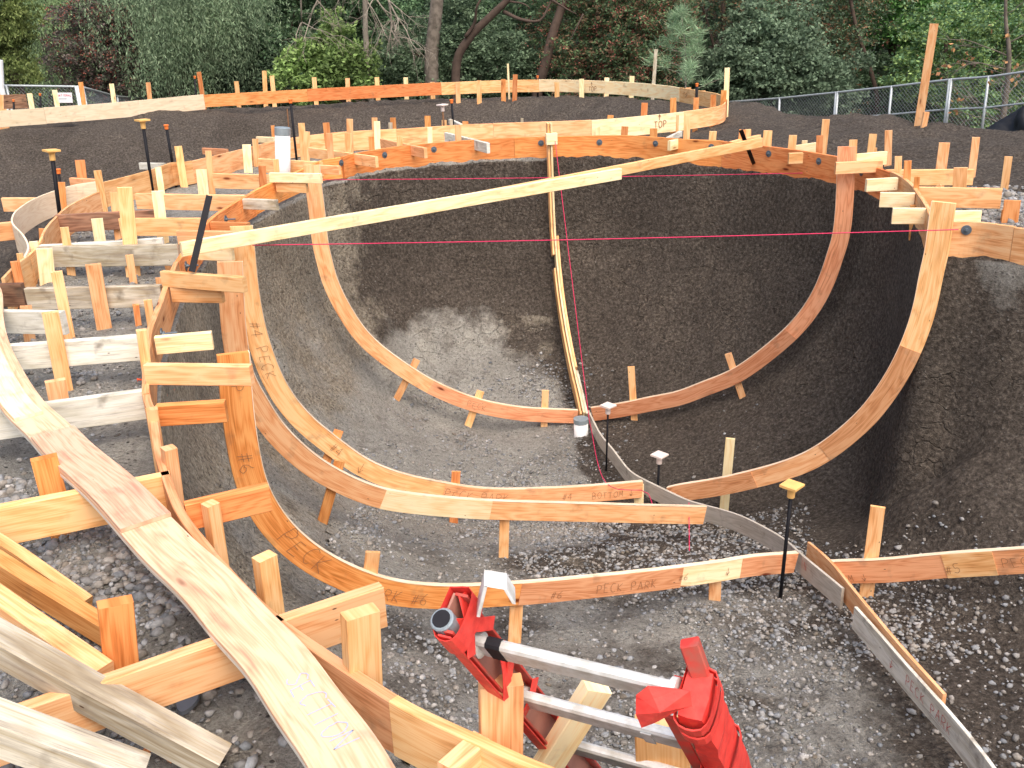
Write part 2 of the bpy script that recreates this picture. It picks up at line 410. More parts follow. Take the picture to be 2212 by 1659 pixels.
def bowl_s(x, y, d):
    z = bowl_z(x, y, np.where(d > .012, dhip(x, y, d)+shift(x, y), d)); sh = np.shape(z)
    ds_ = dpoly(np.stack([np.ravel(x), np.ravel(y)], 1), SPD).reshape(sh)
    k = smooth(1.1, .35, ds_)*smooth(.15, .6, d)*smooth(8.6, 7.8, y)
    return z*(1-k)+np.minimum(z, floor_in(x, y)-.225)*k
def surfv(P):
    i = inside(P, RIMD[::2]); z = ground_z(P[:, 0], P[:, 1])
    if i.any(): d = dpoly(P[i], RIMD[::2]); z[i] = bowl_s(P[i, 0], P[i, 1], d)
    return z
def hit(q, t0=1.2, t1=60):
    d = ray(q); t = t0*(t1/t0)**np.linspace(0, 1, 420)
    for _ in range(3):
        P = EYE[None]+d[None]*t[:, None]; below = P[:, 2] < surfv(P[:, :2])
        k = int(np.argmax(below)) if below.any() else len(t)-1
        t = np.linspace(t[max(0, k-1)], t[k], 12)
    return EYE+d*t[-1]

# ------------------------------------------------------------------ soil material
def soil(name):
    m = N(name); g = m.n('TexCoord'); P = g.outputs['Object']
    at = m.n('VertexColor', layer_name='mask'); sp = m.n('SeparateColor'); m.l(at.outputs[0], sp.inputs[0])
    n1 = m.n('TexNoise', _Scale=2.3, _Detail=7.0, _Roughness=.65); m.l(P, n1.inputs['Vector'])
    n2 = m.n('TexNoise', _Scale=34.0, _Detail=8.0, _Roughness=.7); m.l(P, n2.inputs['Vector'])
    n3 = m.n('TexNoise', _Scale=110.0, _Detail=4.0, _Roughness=.7); m.l(P, n3.inputs['Vector'])
    vo = m.n('TexVoronoi', _Scale=42.0, _Randomness=1.0); m.l(P, vo.inputs['Vector'])
    vb = m.n('TexVoronoi', _Scale=19.0, _Randomness=1.0); m.l(P, vb.inputs['Vector'])
    dk = m.ramp(n2.outputs[0], [(.32, (.042, .034, .028)), (.5, (.112, .094, .079)), (.68, (.24, .205, .172))])
    brown = m.ramp(n2.outputs[0], [(.32, (.12, .10, .075)), (.5, (.38, .335, .265)), (.7, (.60, .55, .455))])
    grey = m.ramp(n2.outputs[0], [(.28, (.26, .25, .23)), (.5, (.43, .42, .385)), (.72, (.56, .55, .51))])
    nb = m.math('ADD', sp.outputs[1], m.math('MULTIPLY', m.math('SUBTRACT', n1.outputs[0], .5), 1.3))
    col = m.mix(m.ramp(nb, [(.4, 0), (.62, 1)]), dk, brown)
    ng = m.math('ADD', sp.outputs[0], m.math('MULTIPLY', m.math('SUBTRACT', n1.outputs[0], .5), 1.0))
    col = m.mix(m.ramp(ng, [(.38, 0), (.62, 1)]), col, grey)
    # small pebbles
    sc = m.n('SeparateXYZ'); m.l(vo.outputs['Color'], sc.inputs[0])
    on = m.math('GREATER_THAN', sc.outputs[0], .72)
    pf = m.math('MULTIPLY', m.ramp(vo.outputs['Distance'], [(.2, 1), (.34, 0)]), on)
    pc = m.ramp(sc.outputs[1], [(.2, (.10, .095, .09)), (.75, (.25, .24, .225)), (1, (.55, .53, .5))])
    amt = m.math('ADD', m.math('MULTIPLY', m.math('ADD', sp.outputs[0], sp.outputs[1]), .8), .3, True)
    col = m.mix(m.math('MULTIPLY', pf, amt), col, pc)
    sb = m.n('SeparateXYZ'); m.l(vb.outputs['Color'], sb.inputs[0])
    pg = m.math('MULTIPLY', m.ramp(vb.outputs['Distance'], [(.12, 1), (.2, 0)]), m.math('GREATER_THAN', sb.outputs[0], .85))
    col = m.mix(m.math('MULTIPLY', pg, amt), col, (.36, .35, .33))
    col = m.mix(m.ramp(n3.outputs[0], [(.35, .6), (.6, 0)]), col, (.4, .39, .38), 'MULTIPLY')
    n4 = m.n('TexNoise', _Scale=1.1, _Detail=6.0, _Roughness=.6, _Distortion=.8); m.l(P, n4.inputs['Vector'])
    col = m.mix(1.0, col, m.ramp(n4.outputs[0], [(.32, (.76, .75, .74)), (.5, (.97, .97, .97)), (.68, (1.22, 1.21, 1.18))]), 'MULTIPLY')
    ck = m.n('TexVoronoi', _Scale=4.5, feature='DISTANCE_TO_EDGE'); wv = m.n('TexNoise', _Scale=6.0, _Detail=4.0)
    m.l(P, wv.inputs['Vector']); wm = m.n('VectorMath', operation='ADD'); m.l(P, wm.inputs[0]); ws = m.n('VectorMath', operation='SCALE'); ws.inputs['Scale'].default_value = .22; m.l(wv.outputs['Color'], ws.inputs[0]); m.l(ws.outputs[0], wm.inputs[1]); m.l(wm.outputs[0], ck.inputs['Vector'])
    crack = m.math('MULTIPLY', m.ramp(ck.outputs['Distance'], [(.0, 1), (.035, 0)]), m.ramp(n4.outputs[0], [(.5, 0), (.6, 1)]))
    m.l(col, m.b.inputs['Base Color'])
    rg = m.math('SUBTRACT', .95, m.math('MULTIPLY', sp.outputs[2], .6)); m.l(rg, m.b.inputs['Roughness'])
    m.b.inputs['Specular IOR Level'].default_value = .2
    h = m.math('ADD', m.math('MULTIPLY', n2.outputs[0], 1.6), m.math('ADD', m.math('MULTIPLY', n3.outputs[0], .35), m.math('SUBTRACT', m.math('MULTIPLY', pf, .5), m.math('MULTIPLY', crack, .8))))
    m.bump(h, 1.0, .032)
    return m.m
M_SOIL = soil('soil')
def masks(x, y, z, inb):
    """R grey gravel, G dry brown bank, B wet"""
    x, y, z = map(np.asarray, (x, y, z)); n = len(x)
    G = np.zeros(n); B = np.zeros(n); W_ = np.zeros(n)
    P = np.stack([x, y], 1)
    # bowl: left wall brown, far wall upper band brown, grey floor patches left of the spine
    left = smooth(.0, -1.1, x+.95*smooth(8.2, 9.6, y)+.35*vnoise(x, y, z, 1.7, 5))
    B = np.where(inb, left*.95*smooth(-2.5, -2.0, z)+.28*smooth(10.2, 10.9, y)*smooth(2.2, -.2, x)*smooth(-1.6, -.4, z), B)
    gf = np.exp(-(((x+.1)/.9)**2+((y-9.3)/1.1)**2)**1.5)*1.1+np.exp(-(((x+.3)/1.2)**2+((y-7.5)/1.1)**2)**1.5)*1.3
    gf = gf+smooth(6.6, 5.6, y+.25*x)*smooth(3.2, 2.0, x)*.55*smooth(-1.0, -1.5, z)
    gf = gf*smooth(.95, .5, x-smooth(7, 5, y)*2.0)
    B = np.where(inb & (z < -1.9) & (x < .5), np.maximum(B, .5), B)
    G = np.where(inb, gf, G)
    G = np.where(inb, np.maximum(G, .62*smooth(-1.3, -2.1, z)*smooth(.45, -.3, x)), G)
    G = np.where(inb, np.maximum(G, .45*left*smooth(-.3, -1.4, z)), G)
    B = np.where(inb, B*(1-.5*np.clip(gf, 0, 1)), B)
    right = smooth(1.5, 2.4, x)
    G = np.where(inb, G*(1-right*.8), G)
    # top-right corner under the flared board: dry pale crust
    cr = .62*smooth(2.9, 3.1, x)*smooth(6.6, 6.3, y)*smooth(-.75, -.3, z)
    G = np.where(inb, np.maximum(G, cr*.9), G)
    # deck
    pin = inside(P, PITD)
    deckl = (~inb) & (~pin) & (x < 0.5) & (y < 12.6)
    G = np.where(deckl, 1.05+.35*smooth(5.5, 2.5, y)+.2*vnoise(x, y, 0, .5, 4), G)
    B = np.where(deckl, .35, B)
    G = np.where((~inb) & (~pin) & (x > 3.1) & (x < 5.6) & (y > 6) & (y < 8.6), .78*smooth(3.0, 3.4, x)*smooth(8.5, 7.6, y), G)
    W_ = np.where((~inb) & (x > 3) & (y > 9.4) & (y < 10.6), .8*smooth(.1, .6, vnoise(x, y, 0, .9, 8)), W_)
    return np.stack([np.clip(G, 0, 1), np.clip(B, 0, 1), np.clip(W_, 0, 1)], 1)

# ------------------------------------------------------------------ ground sheet
def lines(a, b, st, far0, far1):
    c = list(np.arange(a, b+1e-6, st)); s = st; p = b
    while p < far1: s *= 1.25; p += s; c.append(p)
    s = st; p = a
    while p > far0: s *= 1.25; p -= s; c.insert(0, p)
    return np.array(c)
gx = lines(-7, 7.5, .055, -110, 110); gy = lines(.2, 20.2, .06, -30, 170)
X, Y = np.meshgrid(gx, gy, indexing='ij')
Zg = ground_z(X, Y)
inb = inside(np.stack([X.ravel(), Y.ravel()], 1), RIMD).reshape(X.shape)
rough = .018*fbm(X, Y, 0, 6, 4, 31)+.010*vnoise(X, Y, 0, 22, 5)
Zg2 = Zg+rough*np.where(np.abs(X) < 12, 1, 0)
Vg = np.stack([X.ravel(), Y.ravel(), Zg2.ravel()], 1)
nx, ny = X.shape; idx = np.arange(nx*ny).reshape(nx, ny)
F = np.stack([idx[:-1, :-1], idx[1:, :-1], idx[1:, 1:], idx[:-1, 1:]], -1).reshape(-1, 4)
ib = inb.ravel(); F = F[~(ib[F].any(1))]
used = np.zeros(len(Vg), bool); used[F] = True; rm = np.cumsum(used)-1
mk = masks(Vg[:, 0], Vg[:, 1], Vg[:, 2], ib*0 > 0)
g_ = npmesh('ground', Vg[used], rm[F], M_SOIL, mk[used], True, cname='mask'); tag(g_, kind='structure')
# ------------------------------------------------------------------ excavated bowl: steep ring + floor sheet
ds = np.r_[np.linspace(-.18, 0, 5), np.arange(.012, .12, .02), np.arange(.12, 1.02, .03)]
NS = NR
PX = RIMD[:, None, :]+INS[:, None, :]*ds[None, :, None]
xr, yr = PX[..., 0], PX[..., 1]
dtrue = dpoly(PX.reshape(-1, 2), RIMD).reshape(xr.shape)
isin = inside(PX.reshape(-1, 2), RIMD).reshape(xr.shape)
dtrue = np.where(ds[None, :] < .3, np.minimum(dtrue+.01, np.broadcast_to(np.maximum(ds, 0)[None, :], dtrue.shape)), dtrue)
zb = bowl_s(xr, yr, np.where(isin, dtrue, 0))
zo = ground_z(xr, yr)+.004+.018*fbm(xr, yr, 0, 6, 4, 31)+.010*vnoise(xr, yr, 0, 22, 5)
zr = np.where(ds[None, :] <= 0, zo, np.minimum(zb, -.24))
amp = smooth(.02, .2, ds)[None, :]
nz = .03*fbm(xr, yr, zr, 2.6, 3, 41)+.02*fbm(xr, yr, zr, 11, 3, 43)-.02
dispx = INS[:, None, 0]*nz*amp; dispy = INS[:, None, 1]*nz*amp
Vr = np.stack([xr+dispx, yr+dispy, zr], -1).reshape(-1, 3)
nd = len(ds); idr = np.arange(NS*nd).reshape(NS, nd)
Fr = np.stack([idr, np.roll(idr, -1, 0)], -1)
Fr = np.stack([idr[:, :-1], np.roll(idr, -1, 0)[:, :-1], np.roll(idr, -1, 0)[:, 1:], idr[:, 1:]], -1).reshape(-1, 4)
fx = np.arange(-2.3, 7.3, .04); fy = np.arange(.6, 11.4, .04)
X2, Y2 = np.meshgrid(fx, fy, indexing='ij'); P2 = np.stack([X2.ravel(), Y2.ravel()], 1)
in2 = inside(P2, RIMD); d2 = dpoly(P2, RIMD[::2]); z2 = bowl_s(P2[:, 0], P2[:, 1], d2)
z2 = z2+.02*fbm(P2[:, 0], P2[:, 1], z2, 2.6, 3, 41)+.014*fbm(P2[:, 0], P2[:, 1], z2, 12, 3, 43)
V2 = np.stack([P2[:, 0], P2[:, 1], z2], 1); id2 = np.arange(len(V2)).reshape(X2.shape)
F2 = np.stack([id2[:-1, :-1], id2[1:, :-1], id2[1:, 1:], id2[:-1, 1:]], -1).reshape(-1, 4)
ok = in2 & (d2 > .70); F2 = F2[ok[F2].all(1)]
u2 = np.zeros(len(V2), bool); u2[F2] = True; r2 = np.cumsum(u2)-1
Vb = np.vstack([Vr, V2[u2]]); Fb = np.vstack([Fr, r2[F2]+len(Vr)])
mb = masks(Vb[:, 0], Vb[:, 1], Vb[:, 2], np.r_[np.broadcast_to(ds[None, :] > -.0, (NS, nd)).ravel(), np.ones(u2.sum(), bool)])
b_ = npmesh('bowl_excavation', Vb, Fb, M_SOIL, mb, True, cname='mask'); tag(b_, kind='structure')

# ------------------------------------------------------------------ loose stones (uncountable)
def ico():
    t = (1+5**.5)/2
    v = np.array([(-1, t, 0), (1, t, 0), (-1, -t, 0), (1, -t, 0), (0, -1, t), (0, 1, t), (0, -1, -t), (0, 1, -t), (t, 0, -1), (t, 0, 1), (-t, 0, -1), (-t, 0, 1)], float)
    f = np.array([(0, 11, 5), (0, 5, 1), (0, 1, 7), (0, 7, 10), (0, 10, 11), (1, 5, 9), (5, 11, 4), (11, 10, 2), (10, 7, 6), (7, 1, 8), (3, 9, 4), (3, 4, 2), (3, 2, 6), (3, 6, 8), (3, 8, 9), (4, 9, 5), (2, 4, 11), (6, 2, 10), (8, 6, 7), (9, 8, 1)])
    return v/np.linalg.norm(v[0]), f
IV, IF = ico()
def stone_mat():
    m = N('stone'); a = m.n('VertexColor', layer_name='tint')
    g = m.n('TexCoord'); n2 = m.n('TexNoise', _Scale=90.0, _Detail=4.0); m.l(g.outputs['Object'], n2.inputs['Vector'])
    m.l(m.mix(.55, a.outputs[0], m.ramp(n2.outputs[0], [(.3, .3), (.7, 1.0)]), 'MULTIPLY'), m.b.inputs['Base Color'])
    m.b.inputs['Roughness'].default_value = .9; return m.m
M_STONE = stone_mat()
def stones(name, P, r, label):
    n = len(P); 
    V = IV[None]*(1+.28*RNG.standard_normal((n, 12, 1))*.7)
    sc = np.stack([RNG.uniform(.8, 1.35, n), RNG.uniform(.7, 1.1, n), RNG.uniform(.5, .85, n)], 1)
    V = V*sc[:, None]*r[:, None, None]
    a = RNG.uniform(0, 6.28, n); c, s_ = np.cos(a)[:, None], np.sin(a)[:, None]
    V = np.stack([V[..., 0]*c-V[..., 1]*s_, V[..., 0]*s_+V[..., 1]*c, V[..., 2]], -1)+P[:, None]
    b = RNG.uniform(.22, .37, n)*RNG.choice([1, 1, 1, .7, 1.35], n); warm = RNG.uniform(-.02, .03, n)
    C_ = np.stack([b+warm, b, b-warm*1.2], 1)
    Fs = (IF[None]+12*np.arange(n)[:, None, None]).reshape(-1, 3)
    o = npmesh(name, V.reshape(-1, 3), Fs, M_STONE, np.repeat(C_, 12, 0)); tag(o, label, 'gravel', None, 'stuff')
    return o
def scatter(n, x0, x1, y0, y1, dens, inbowl, rr, dmin=.03, seed=1):
    x = RNG.uniform(x0, x1, n); y = RNG.uniform(y0, y1, n); P = np.stack([x, y], 1)
    i = inside(P, RIMD[::3]); d = dpoly(P, RIMD[::3])
    k = (i if inbowl else ~i) & (d > dmin)
    if not inbowl: k &= ~inside(P, PITD)
    p = dens(x, y, d); k &= RNG.random(n) < p
    x, y, d = x[k], y[k], d[k]
    if inbowl: z = bowl_s(x, y, d); z = z+.02*fbm(x, y, z, 2.6, 3, 41)
    else: z = ground_z(x, y)+.018*fbm(x, y, 0, 6, 4, 31)
    r = rr*RNG.uniform(.5, 1.5, len(x))*RNG.choice([.6, .8, 1, 1, 1.5, 2.0], len(x))
    return np.stack([x, y, z+r*.15], 1), r
cl = lambda x, y, f=1.3, s=3: smooth(-.25, .45, fbm(x, y, 0, f, 3, s))
A1 = scatter(40000, -2.6, .1, .5, 3.6, lambda x, y, d: .15+.85*cl(x, y, 1.6, 12), False, .0082)
A2 = scatter(20000, -3.8, -.8, 3.2, 8.5, lambda x, y, d: .15+.6*cl(x, y, 1.1, 14), False, .0075)
stones('gravel', np.vstack([A1[0], A2[0]]), np.r_[A1[1], A2[1]], 'loose grey crushed gravel lying on the deck between the plank forms')
B1 = scatter(60000, -1.2, 5, 1.8, 7.2, lambda x, y, d: (.22+.78*cl(x, y, .9, 5)*smooth(3.2, 2.2, x-.1*y))*smooth(.5, .9, d), True, .0078)
B2 = scatter(26000, -1.6, 1.2, 6.2, 10.4, lambda x, y, d: (.04+.8*cl(x, y, 1.4, 6)*smooth(1.0, .4, x))*smooth(.75, 1.1, d), True, .0075)
B3 = scatter(6000, 0, 6, 3.0, 10.4, lambda x, y, d: .22*smooth(.6, .9, d), True, .007)
stones('gravel', np.vstack([B1[0], B2[0], B3[0]]), np.r_[B1[1], B2[1], B3[1]], 'loose grey gravel scattered over the floor of the bowl')
Cc = scatter(9000, 3.1, 6, 6.0, 8.4, lambda x, y, d: .6*cl(x, y, 1.2, 9), False, .012)
stones('gravel', Cc[0], Cc[1], 'pale gravel around the stakes at the right edge of the bowl')

# ------------------------------------------------------------------ stroke lettering
GL = {'T': [[(0, 1), (.6, 1)], [(.3, 1), (.3, 0)]], 'O': [[(.3, 1), (.05, .8), (0, .4), (.2, 0), (.45, .05), (.6, .4), (.55, .8), (.3, 1)]],
      'P': [[(.05, 0), (.05, 1), (.45, .95), (.55, .7), (.4, .5), (.05, .45)]], 'E': [[(.5, 1), (.05, 1), (.05, 0), (.55, 0)], [(.05, .5), (.4, .5)]],
      'C': [[(.55, .9), (.3, 1), (.05, .7), (.05, .3), (.3, 0), (.55, .1)]], 'K': [[(.05, 1), (.05, 0)], [(.55, 1), (.05, .45), (.55, 0)]],
      'A': [[(0, 0), (.3, 1), (.6, 0)], [(.12, .4), (.48, .4)]], 'R': [[(.05, 0), (.05, 1), (.45, .95), (.55, .7), (.4, .5), (.05, .45)], [(.25, .45), (.6, 0)]],
      '#': [[(.2, 0), (.3, 1)], [(.4, 0), (.5, 1)], [(.05, .3), (.6, .35)], [(.1, .65), (.65, .7)]], '4': [[(.4, 0), (.4, 1), (0, .35), (.6, .35)]],
      '5': [[(.55, 1), (.1, 1), (.08, .55), (.45, .55), (.55, .25), (.3, 0), (.05, .1)]], '6': [[(.5, 1), (.15, .6), (.05, .25), (.3, 0), (.55, .2), (.4, .48), (.1, .35)]],
      'N': [[(.05, 0), (.05, 1), (.55, 0), (.55, 1)]], 'L': [[(.05, 1), (.05, 0), (.5, 0)]], 'S': [[(.55, .9), (.3, 1), (.08, .78), (.5, .35), (.4, .03), (.05, .1)]],
      'I': [[(.3, 1), (.3, 0)]], 'B': [[(.05, 0), (.05, 1), (.4, .95), (.45, .6), (.05, .5), (.5, .4), (.5, .05), (.05, 0)]], 'M': [[(0, 0), (.1, 1), (.3, .3), (.5, 1), (.6, 0)]],
      'V': [[(.3, 1), (.3, 0), (.05, .45), (.3, 0), (.55, .45)]], '^': [[(.3, 0), (.3, 1), (.05, .6), (.3, 1), (.55, .6)]], ' ': [],
      '1': [[(.15, .8), (.3, 1), (.3, 0)]], 'W': [[(0, 1), (.15, 0), (.3, .7), (.45, 0), (.6, 1)]]}
def write(text, fn, u0, v0, size, mat, parent, lw=.004, adv=.85, name='handwriting'):
    """fn(u,v)->(point, unit normal); u runs along the text, v up"""
    mb_ = MB()
    u = u0
    sl0 = random.uniform(-.06, .12)
    for ch in text:
        sl = sl0+random.uniform(-.08, .08); kz = random.uniform(.85, 1.12); dv = random.uniform(-.08, .08)*size
        for st in GL[ch]:
            pts = []
            st2 = resample([V3(p+(0,)) for p in st], n=max(3, len(st)*3)) if len(st) > 2 and ch in 'OPRCS56BG' else [V3(p+(0,)) for p in st]
            for p in st2:
                pts.append(fn(u+(p[0]+sl*p[1]+random.uniform(-.035, .035))*size, v0+dv+(p[1]*kz+random.uniform(-.03, .03))*size))
            for (a, n1), (b, n2) in zip(pts[:-1], pts[1:]):
                t = nrm(b-a); s_ = nrm(np.cross(t, n1))*lw/2
                mb_.quad(a-s_, b-s_, b+s_, a+s_)
        u += size*adv
    if mb_.f: return mb_.build(name, mat, parent)

# ------------------------------------------------------------------ plywood form strips (vertical, following a plan curve)
def form_strip(path2, zt, h, t, mats_seams, parent, name='plywood_panel', inward=None, down=True, lap=0):
    """path2: (n,2) plan points; mats_seams: list of (fraction_end, material)"""
    path2 = np.asarray(path2); n = len(path2); h = np.broadcast_to(h, (n,)); zt = np.broadcast_to(zt, (n,))
    T = np.gradient(path2, axis=0); T /= np.linalg.norm(T, axis=1)[:, None]
    Nn = np.stack([-T[:, 1], T[:, 0]], 1)
    if inward is not None: Nn = Nn*inward
    f0 = 0; out = []
    for k, (f1, mat) in enumerate(mats_seams):
        a, b = int(f0*(n-1)), int(f1*(n-1))
        if b-a < 1: continue
        sl_ = slice(a, b+1); dz = (.004 if k % 2 else 0)
        P3 = np.c_[path2[sl_], zt[sl_]+dz]
        nn3 = np.c_[Nn[sl_], np.zeros(b-a+1)]
        if k % 2: P3 = P3+nn3*.0025
        # tiny gap at seam
        P3[-1] = P3[-1]-nrm(P3[-1]-P3[-2])*.003
        m_ = MB(); m_.board(P3, -Z, nn3, h[sl_]+RNG.uniform(-.004, .004), t, .002)
        out.append(m_.build(name, mat, parent)); f0 = f1
    return out
def px2plan(L, z=0): return np.array([atz(px(*q), z)[:2] for q in L])
def facing(fn_n, P): return fn_n if (EYE-P) @ fn_n > 0 else -fn_n

# rim form of the bowl (closed loop). panel boundaries in fractions of the loop
rim = empty('bowl_rim_form', (RIMD[0][0], RIMD[0][1], 0), 'curved orange plywood form edging the top of the bowl, studded with bolts', 'formwork')
LR = np.r_[0, np.cumsum(np.linalg.norm(np.diff(RIMD, axis=0), axis=1))]; LT = LR[-1]
seams = []; ff = 0; k = 0
while ff < 1:
    ff = min(1, ff+2.35/LT*(1 if k else .9)); 
    p = RIMD[int(ff*(NR-1))-5]
    mat = W_ORANGE if (p[1] > 7.9) else (W_TAN if p[0] > 2.6 else W_PINK)
    if p[1] < 3.2 and p[0] < 1: mat = W_TAN
    seams.append((ff, mat)); k += 1
form_strip(RIMD, 0.0, RH, .03, seams, rim, 'plywood_panel', inward=-1 if area > 0 else 1)
# the loop's pieces lie just outside the cut edge
def rimhit(q):
    d = ray(q); best = None
    for i in range(0, NR, 2):
        P = np.r_[RIMD[i], 0]; n = np.r_[INW[i], 0]
        if abs(d @ n) < 1e-3: continue
        t = ((P-EYE) @ n)/(d @ n); X_ = EYE+d*t
        if t > 0 and np.linalg.norm(X_[:2]-RIMD[i]) < .05 and -.35 < X_[2] < .1:
            if best is None or t < best[0]: best = (t, X_, n)
    return best
BOLTS = [('2', 20, 1030), ('2', 295, 980), ('2', 607, 945), ('2', 945, 915), ('2', 1285, 905), ('2', 1655, 900), ('2', 2010, 908), ('3', 225, 930), ('3', 588, 972), ('3', 905, 1020), ('3', 1175, 1090), ('3', 1838, 1455),
         ('b', 755, 1335), ('f', 620, 450), ('f', 320, 1285)]
for q in BOLTS:
    hb = rimhit(px(*q))
    if hb is None: print('bolt miss', q); continue
    t, P, n = hb; m_ = MB(); r = .032
    m_.tube([P+n*.0, P+n*.006, P+n*.0065], [r, r, r*.8], 14); m_.tube([P, P+n*.018, P+n*.0185], [.014, .014, .01], 6)
    m_.tube([P, P+n*(.03 if q[0] in '23' else .08)], .006, 8)
    m_.build('bolt', M_BOLT, rim)

# outer forms
of = empty('outer_form', (*OUTER[16], 0), 'curved orange plywood form running behind the bowl from the left deck to the right bend', 'formwork')
front = resample([np.r_[p, 0] for p in OUTER[9:]], step=.1)[:, :2]
form_strip(front[:, :], 0.0, .235, .02, [(.05, W_RED), (.16, W_TAN), (.3, W_YEL), (.42, W_TAN), (.55, W_TAN), (.7, W_TAN), (.86, W_TAN), (1, W_TAN)], of, 'plywood_panel', inward=1)
brw = resample([np.r_[p, 0] for p in BRW], step=.06)[:, :2]
bf = empty('outer_form', (*BRW[3], 0), 'orange plywood form bending down the left edge of the deck, with an orange paint streak', 'formwork')
form_strip(brw, -.012, .24, .02, [(.28, W_TAN), (.6, W_TAN), (.8, W_TAN), (1, W_TAN)], bf, 'plywood_panel', inward=1)
bk = empty('back_form', (*OUTER[3], 0), 'long plywood form in the background below the trees, orange to yellow', 'formwork')
back = resample([np.r_[p, 0] for p in OUTER[2:10]], step=.2)[:, :2]
form_strip(back, 0.0, .215, .02, [(.17, W_RED), (.37, W_ORANGE), (.53, W_TAN), (.66, W_YEL), (.84, W_YEL), (.965, W_TAN), (1, W_PINK)], bk, 'plywood_panel', inward=1)
pl = empty('back_form', (*OUTER[1], 0), 'pale smooth bender board form in the left background in front of the fence', 'formwork')
pale = resample([np.r_[p, 0] for p in [atz((-160, 258), 0)[:2], atz((-60, 247), 0)[:2]]+OUTER[0:3]], step=.2)[:, :2]
form_strip(pale, 0.005, .26, .02, [(.45, W_BEND), (1, W_BEND)], pl, 'bender_panel', inward=1)
BEND = [('a', 1180, 470), ('a', 900, 515), ('a', 660, 585), ('a', 400, 690), ('a', 200, 820), ('a', 138, 920), ('a', 150, 1000), ('a', 255, 1110), ('a', 320, 1220), ('a', 332, 1300), ('a', 290, 1390)]
bd = resample([np.r_[p, 0] for p in px2plan(BEND)], step=.05)[:, :2]
bo = MB(); Tn = np.gradient(bd, axis=0); Tn /= np.linalg.norm(Tn, axis=1)[:, None]
bo.board(np.c_[bd, np.full(len(bd), .004)], -Z, np.c_[-Tn[:, 1], Tn[:, 0], 0*Tn[:, 0]], .215, .014, .002)
tag(bo.build('bender_board', W_BEND), 'pale flexible board bent in a hook at the left edge of the deck', 'formwork')
# written TOP on the forms
def onform(q, poly):
    """ray against vertical strip of a plan polyline -> (P, tangent, normal)"""
    d = ray(q); best = None
    for i in range(len(poly)-1):
        a, b = poly[i], poly[i+1]; t2 = nrm(b-a); n = np.array([-t2[1], t2[0], 0]); P0 = np.r_[a, 0]
        if abs(d @ n) < 1e-4: continue
        t = ((P0-EYE) @ n)/(d @ n); X_ = EYE+d*t; s_ = (X_[:2]-a) @ t2
        if t > 0 and -.01 <= s_ <= np.linalg.norm(b-a)+.01 and -.5 < X_[2] < .2: best = (X_, np.r_[t2, 0], n); break
    return best
for q, poly, par, sz, arrow in ((('d', 480, 710), front, of, .075, True), (('d', 865, 330), back, bk, .06, False), (('2', 1590, 575), back, bk, .075, True)):
    h_ = onform(px(*q), poly)
    if h_ is None: print('TOP miss'); continue
    P, t, n = h_; n = facing(n, P); t = t if t @ RT > 0 else -t
    fn = lambda u, v, P=P, t=t, n=n: (P+t*u+Z*v+n*.026, n)
    write('TOP', fn, 0, 0, sz, M_PENCIL, par, .008)
    if arrow: write('^', fn, sz*.7, sz*1.2, sz*.9, M_PENCIL, par, .008)

# ------------------------------------------------------------------ transition templates traced in their own vertical planes
def L5(s): return [('5', *q) for q in s]
TPL = {}
def template(tid, top, endp, zend, trace, wv, th, mat, label, ztop=.12, za=0.0, seams=None, wtop=None, writing=(), group='curved plywood templates shaping the bowl walls'):
    a = atz(px(*top), za); b = atz(px(*endp), zend)
    u = (b-a)*[1, 1, 0]; u = nrm(u); n = np.array([-u[1], u[0], 0.0])
    n = n if (EYE-a) @ n > 0 else -n
    tr = [onpl(px(*q), a, n) for q in trace]
    P = resample(tr, step=.04)
    for _ in range(6): P[1:-1] = (P[:-2]+2*P[1:-1]+P[2:])/4
    T = np.gradient(P, axis=0); T /= np.linalg.norm(T, axis=1)[:, None]
    O = np.cross(T, n); # outward (into the soil)
    if O[0] @ u > 0 and abs(T[0][2]) > .5: O = -O
    # outward at the bottom must point down
    if O[-1][2] > 0: O = -O
    root = empty('bowl_template', a, label, 'formwork', group)
    nP = len(P); parts = seams or [(1, mat)]; f0 = 0
    for k, (f1, mt) in enumerate(parts):
        i0, i1 = int(f0*(nP-1)), int(f1*(nP-1)); sl_ = slice(max(0, i0), i1+1)
        off = n*(.004 if k % 2 else 0)
        m_ = MB(); m_.board(P[sl_]+off, O[sl_], np.broadcast_to(-n, O[sl_].shape), wv, th, .002)
        ob = m_.build('curved_board', mt, root)
        # pale cut edge along the running edge
        f0 = f1
    m_ = MB(); m_.board(P+n*.003-O*.003, O, np.broadcast_to(-n, O.shape), .0035, th+.004, .0005); m_.build('cut_edge', W_EDGE, root)
    L = np.r_[0, np.cumsum(np.linalg.norm(np.diff(P, axis=0), axis=1))]
    def fn(uu, v):
        i = np.interp(uu, L, np.arange(nP)); j = int(min(nP-2, max(0, math.floor(i)))); fr = i-j
        q = P[j]*(1-fr)+P[j+1]*fr; o_ = nrm(O[j]*(1-fr)+O[j+1]*fr)
        return q+o_*(wv-v)+n*.0075, n
    for (txt, uu, v, size) in writing:
        write(txt, fn, uu*L[-1], v, size, M_PENCIL, root, .0028)
    TPL[tid] = (P, O, n, L)
    return root
D_l = [('b', 1912, 668), ('b', 1925, 850), ('b', 1975, 1230), ('b', 2015, 1640)]+[('p', 712, 540), ('5', 0, 175), ('5', 100, 370), ('5', 210, 520), ('5', 380, 660), ('5', 600, 800), ('5', 830, 900), ('5', 1000, 945), ('5', 1200, 975), ('5', 1520, 990)]
template('Dl', ('p', 692, 385), ('p', 1256, 887), -2.5, D_l, .145, .03, W_ORANGE, 'farthest curved plywood template, left half, meeting the drain pipe', seams=[(.62, W_TAN), (1, W_PINK)], writing=[('PECK', .72, .04, .06)])
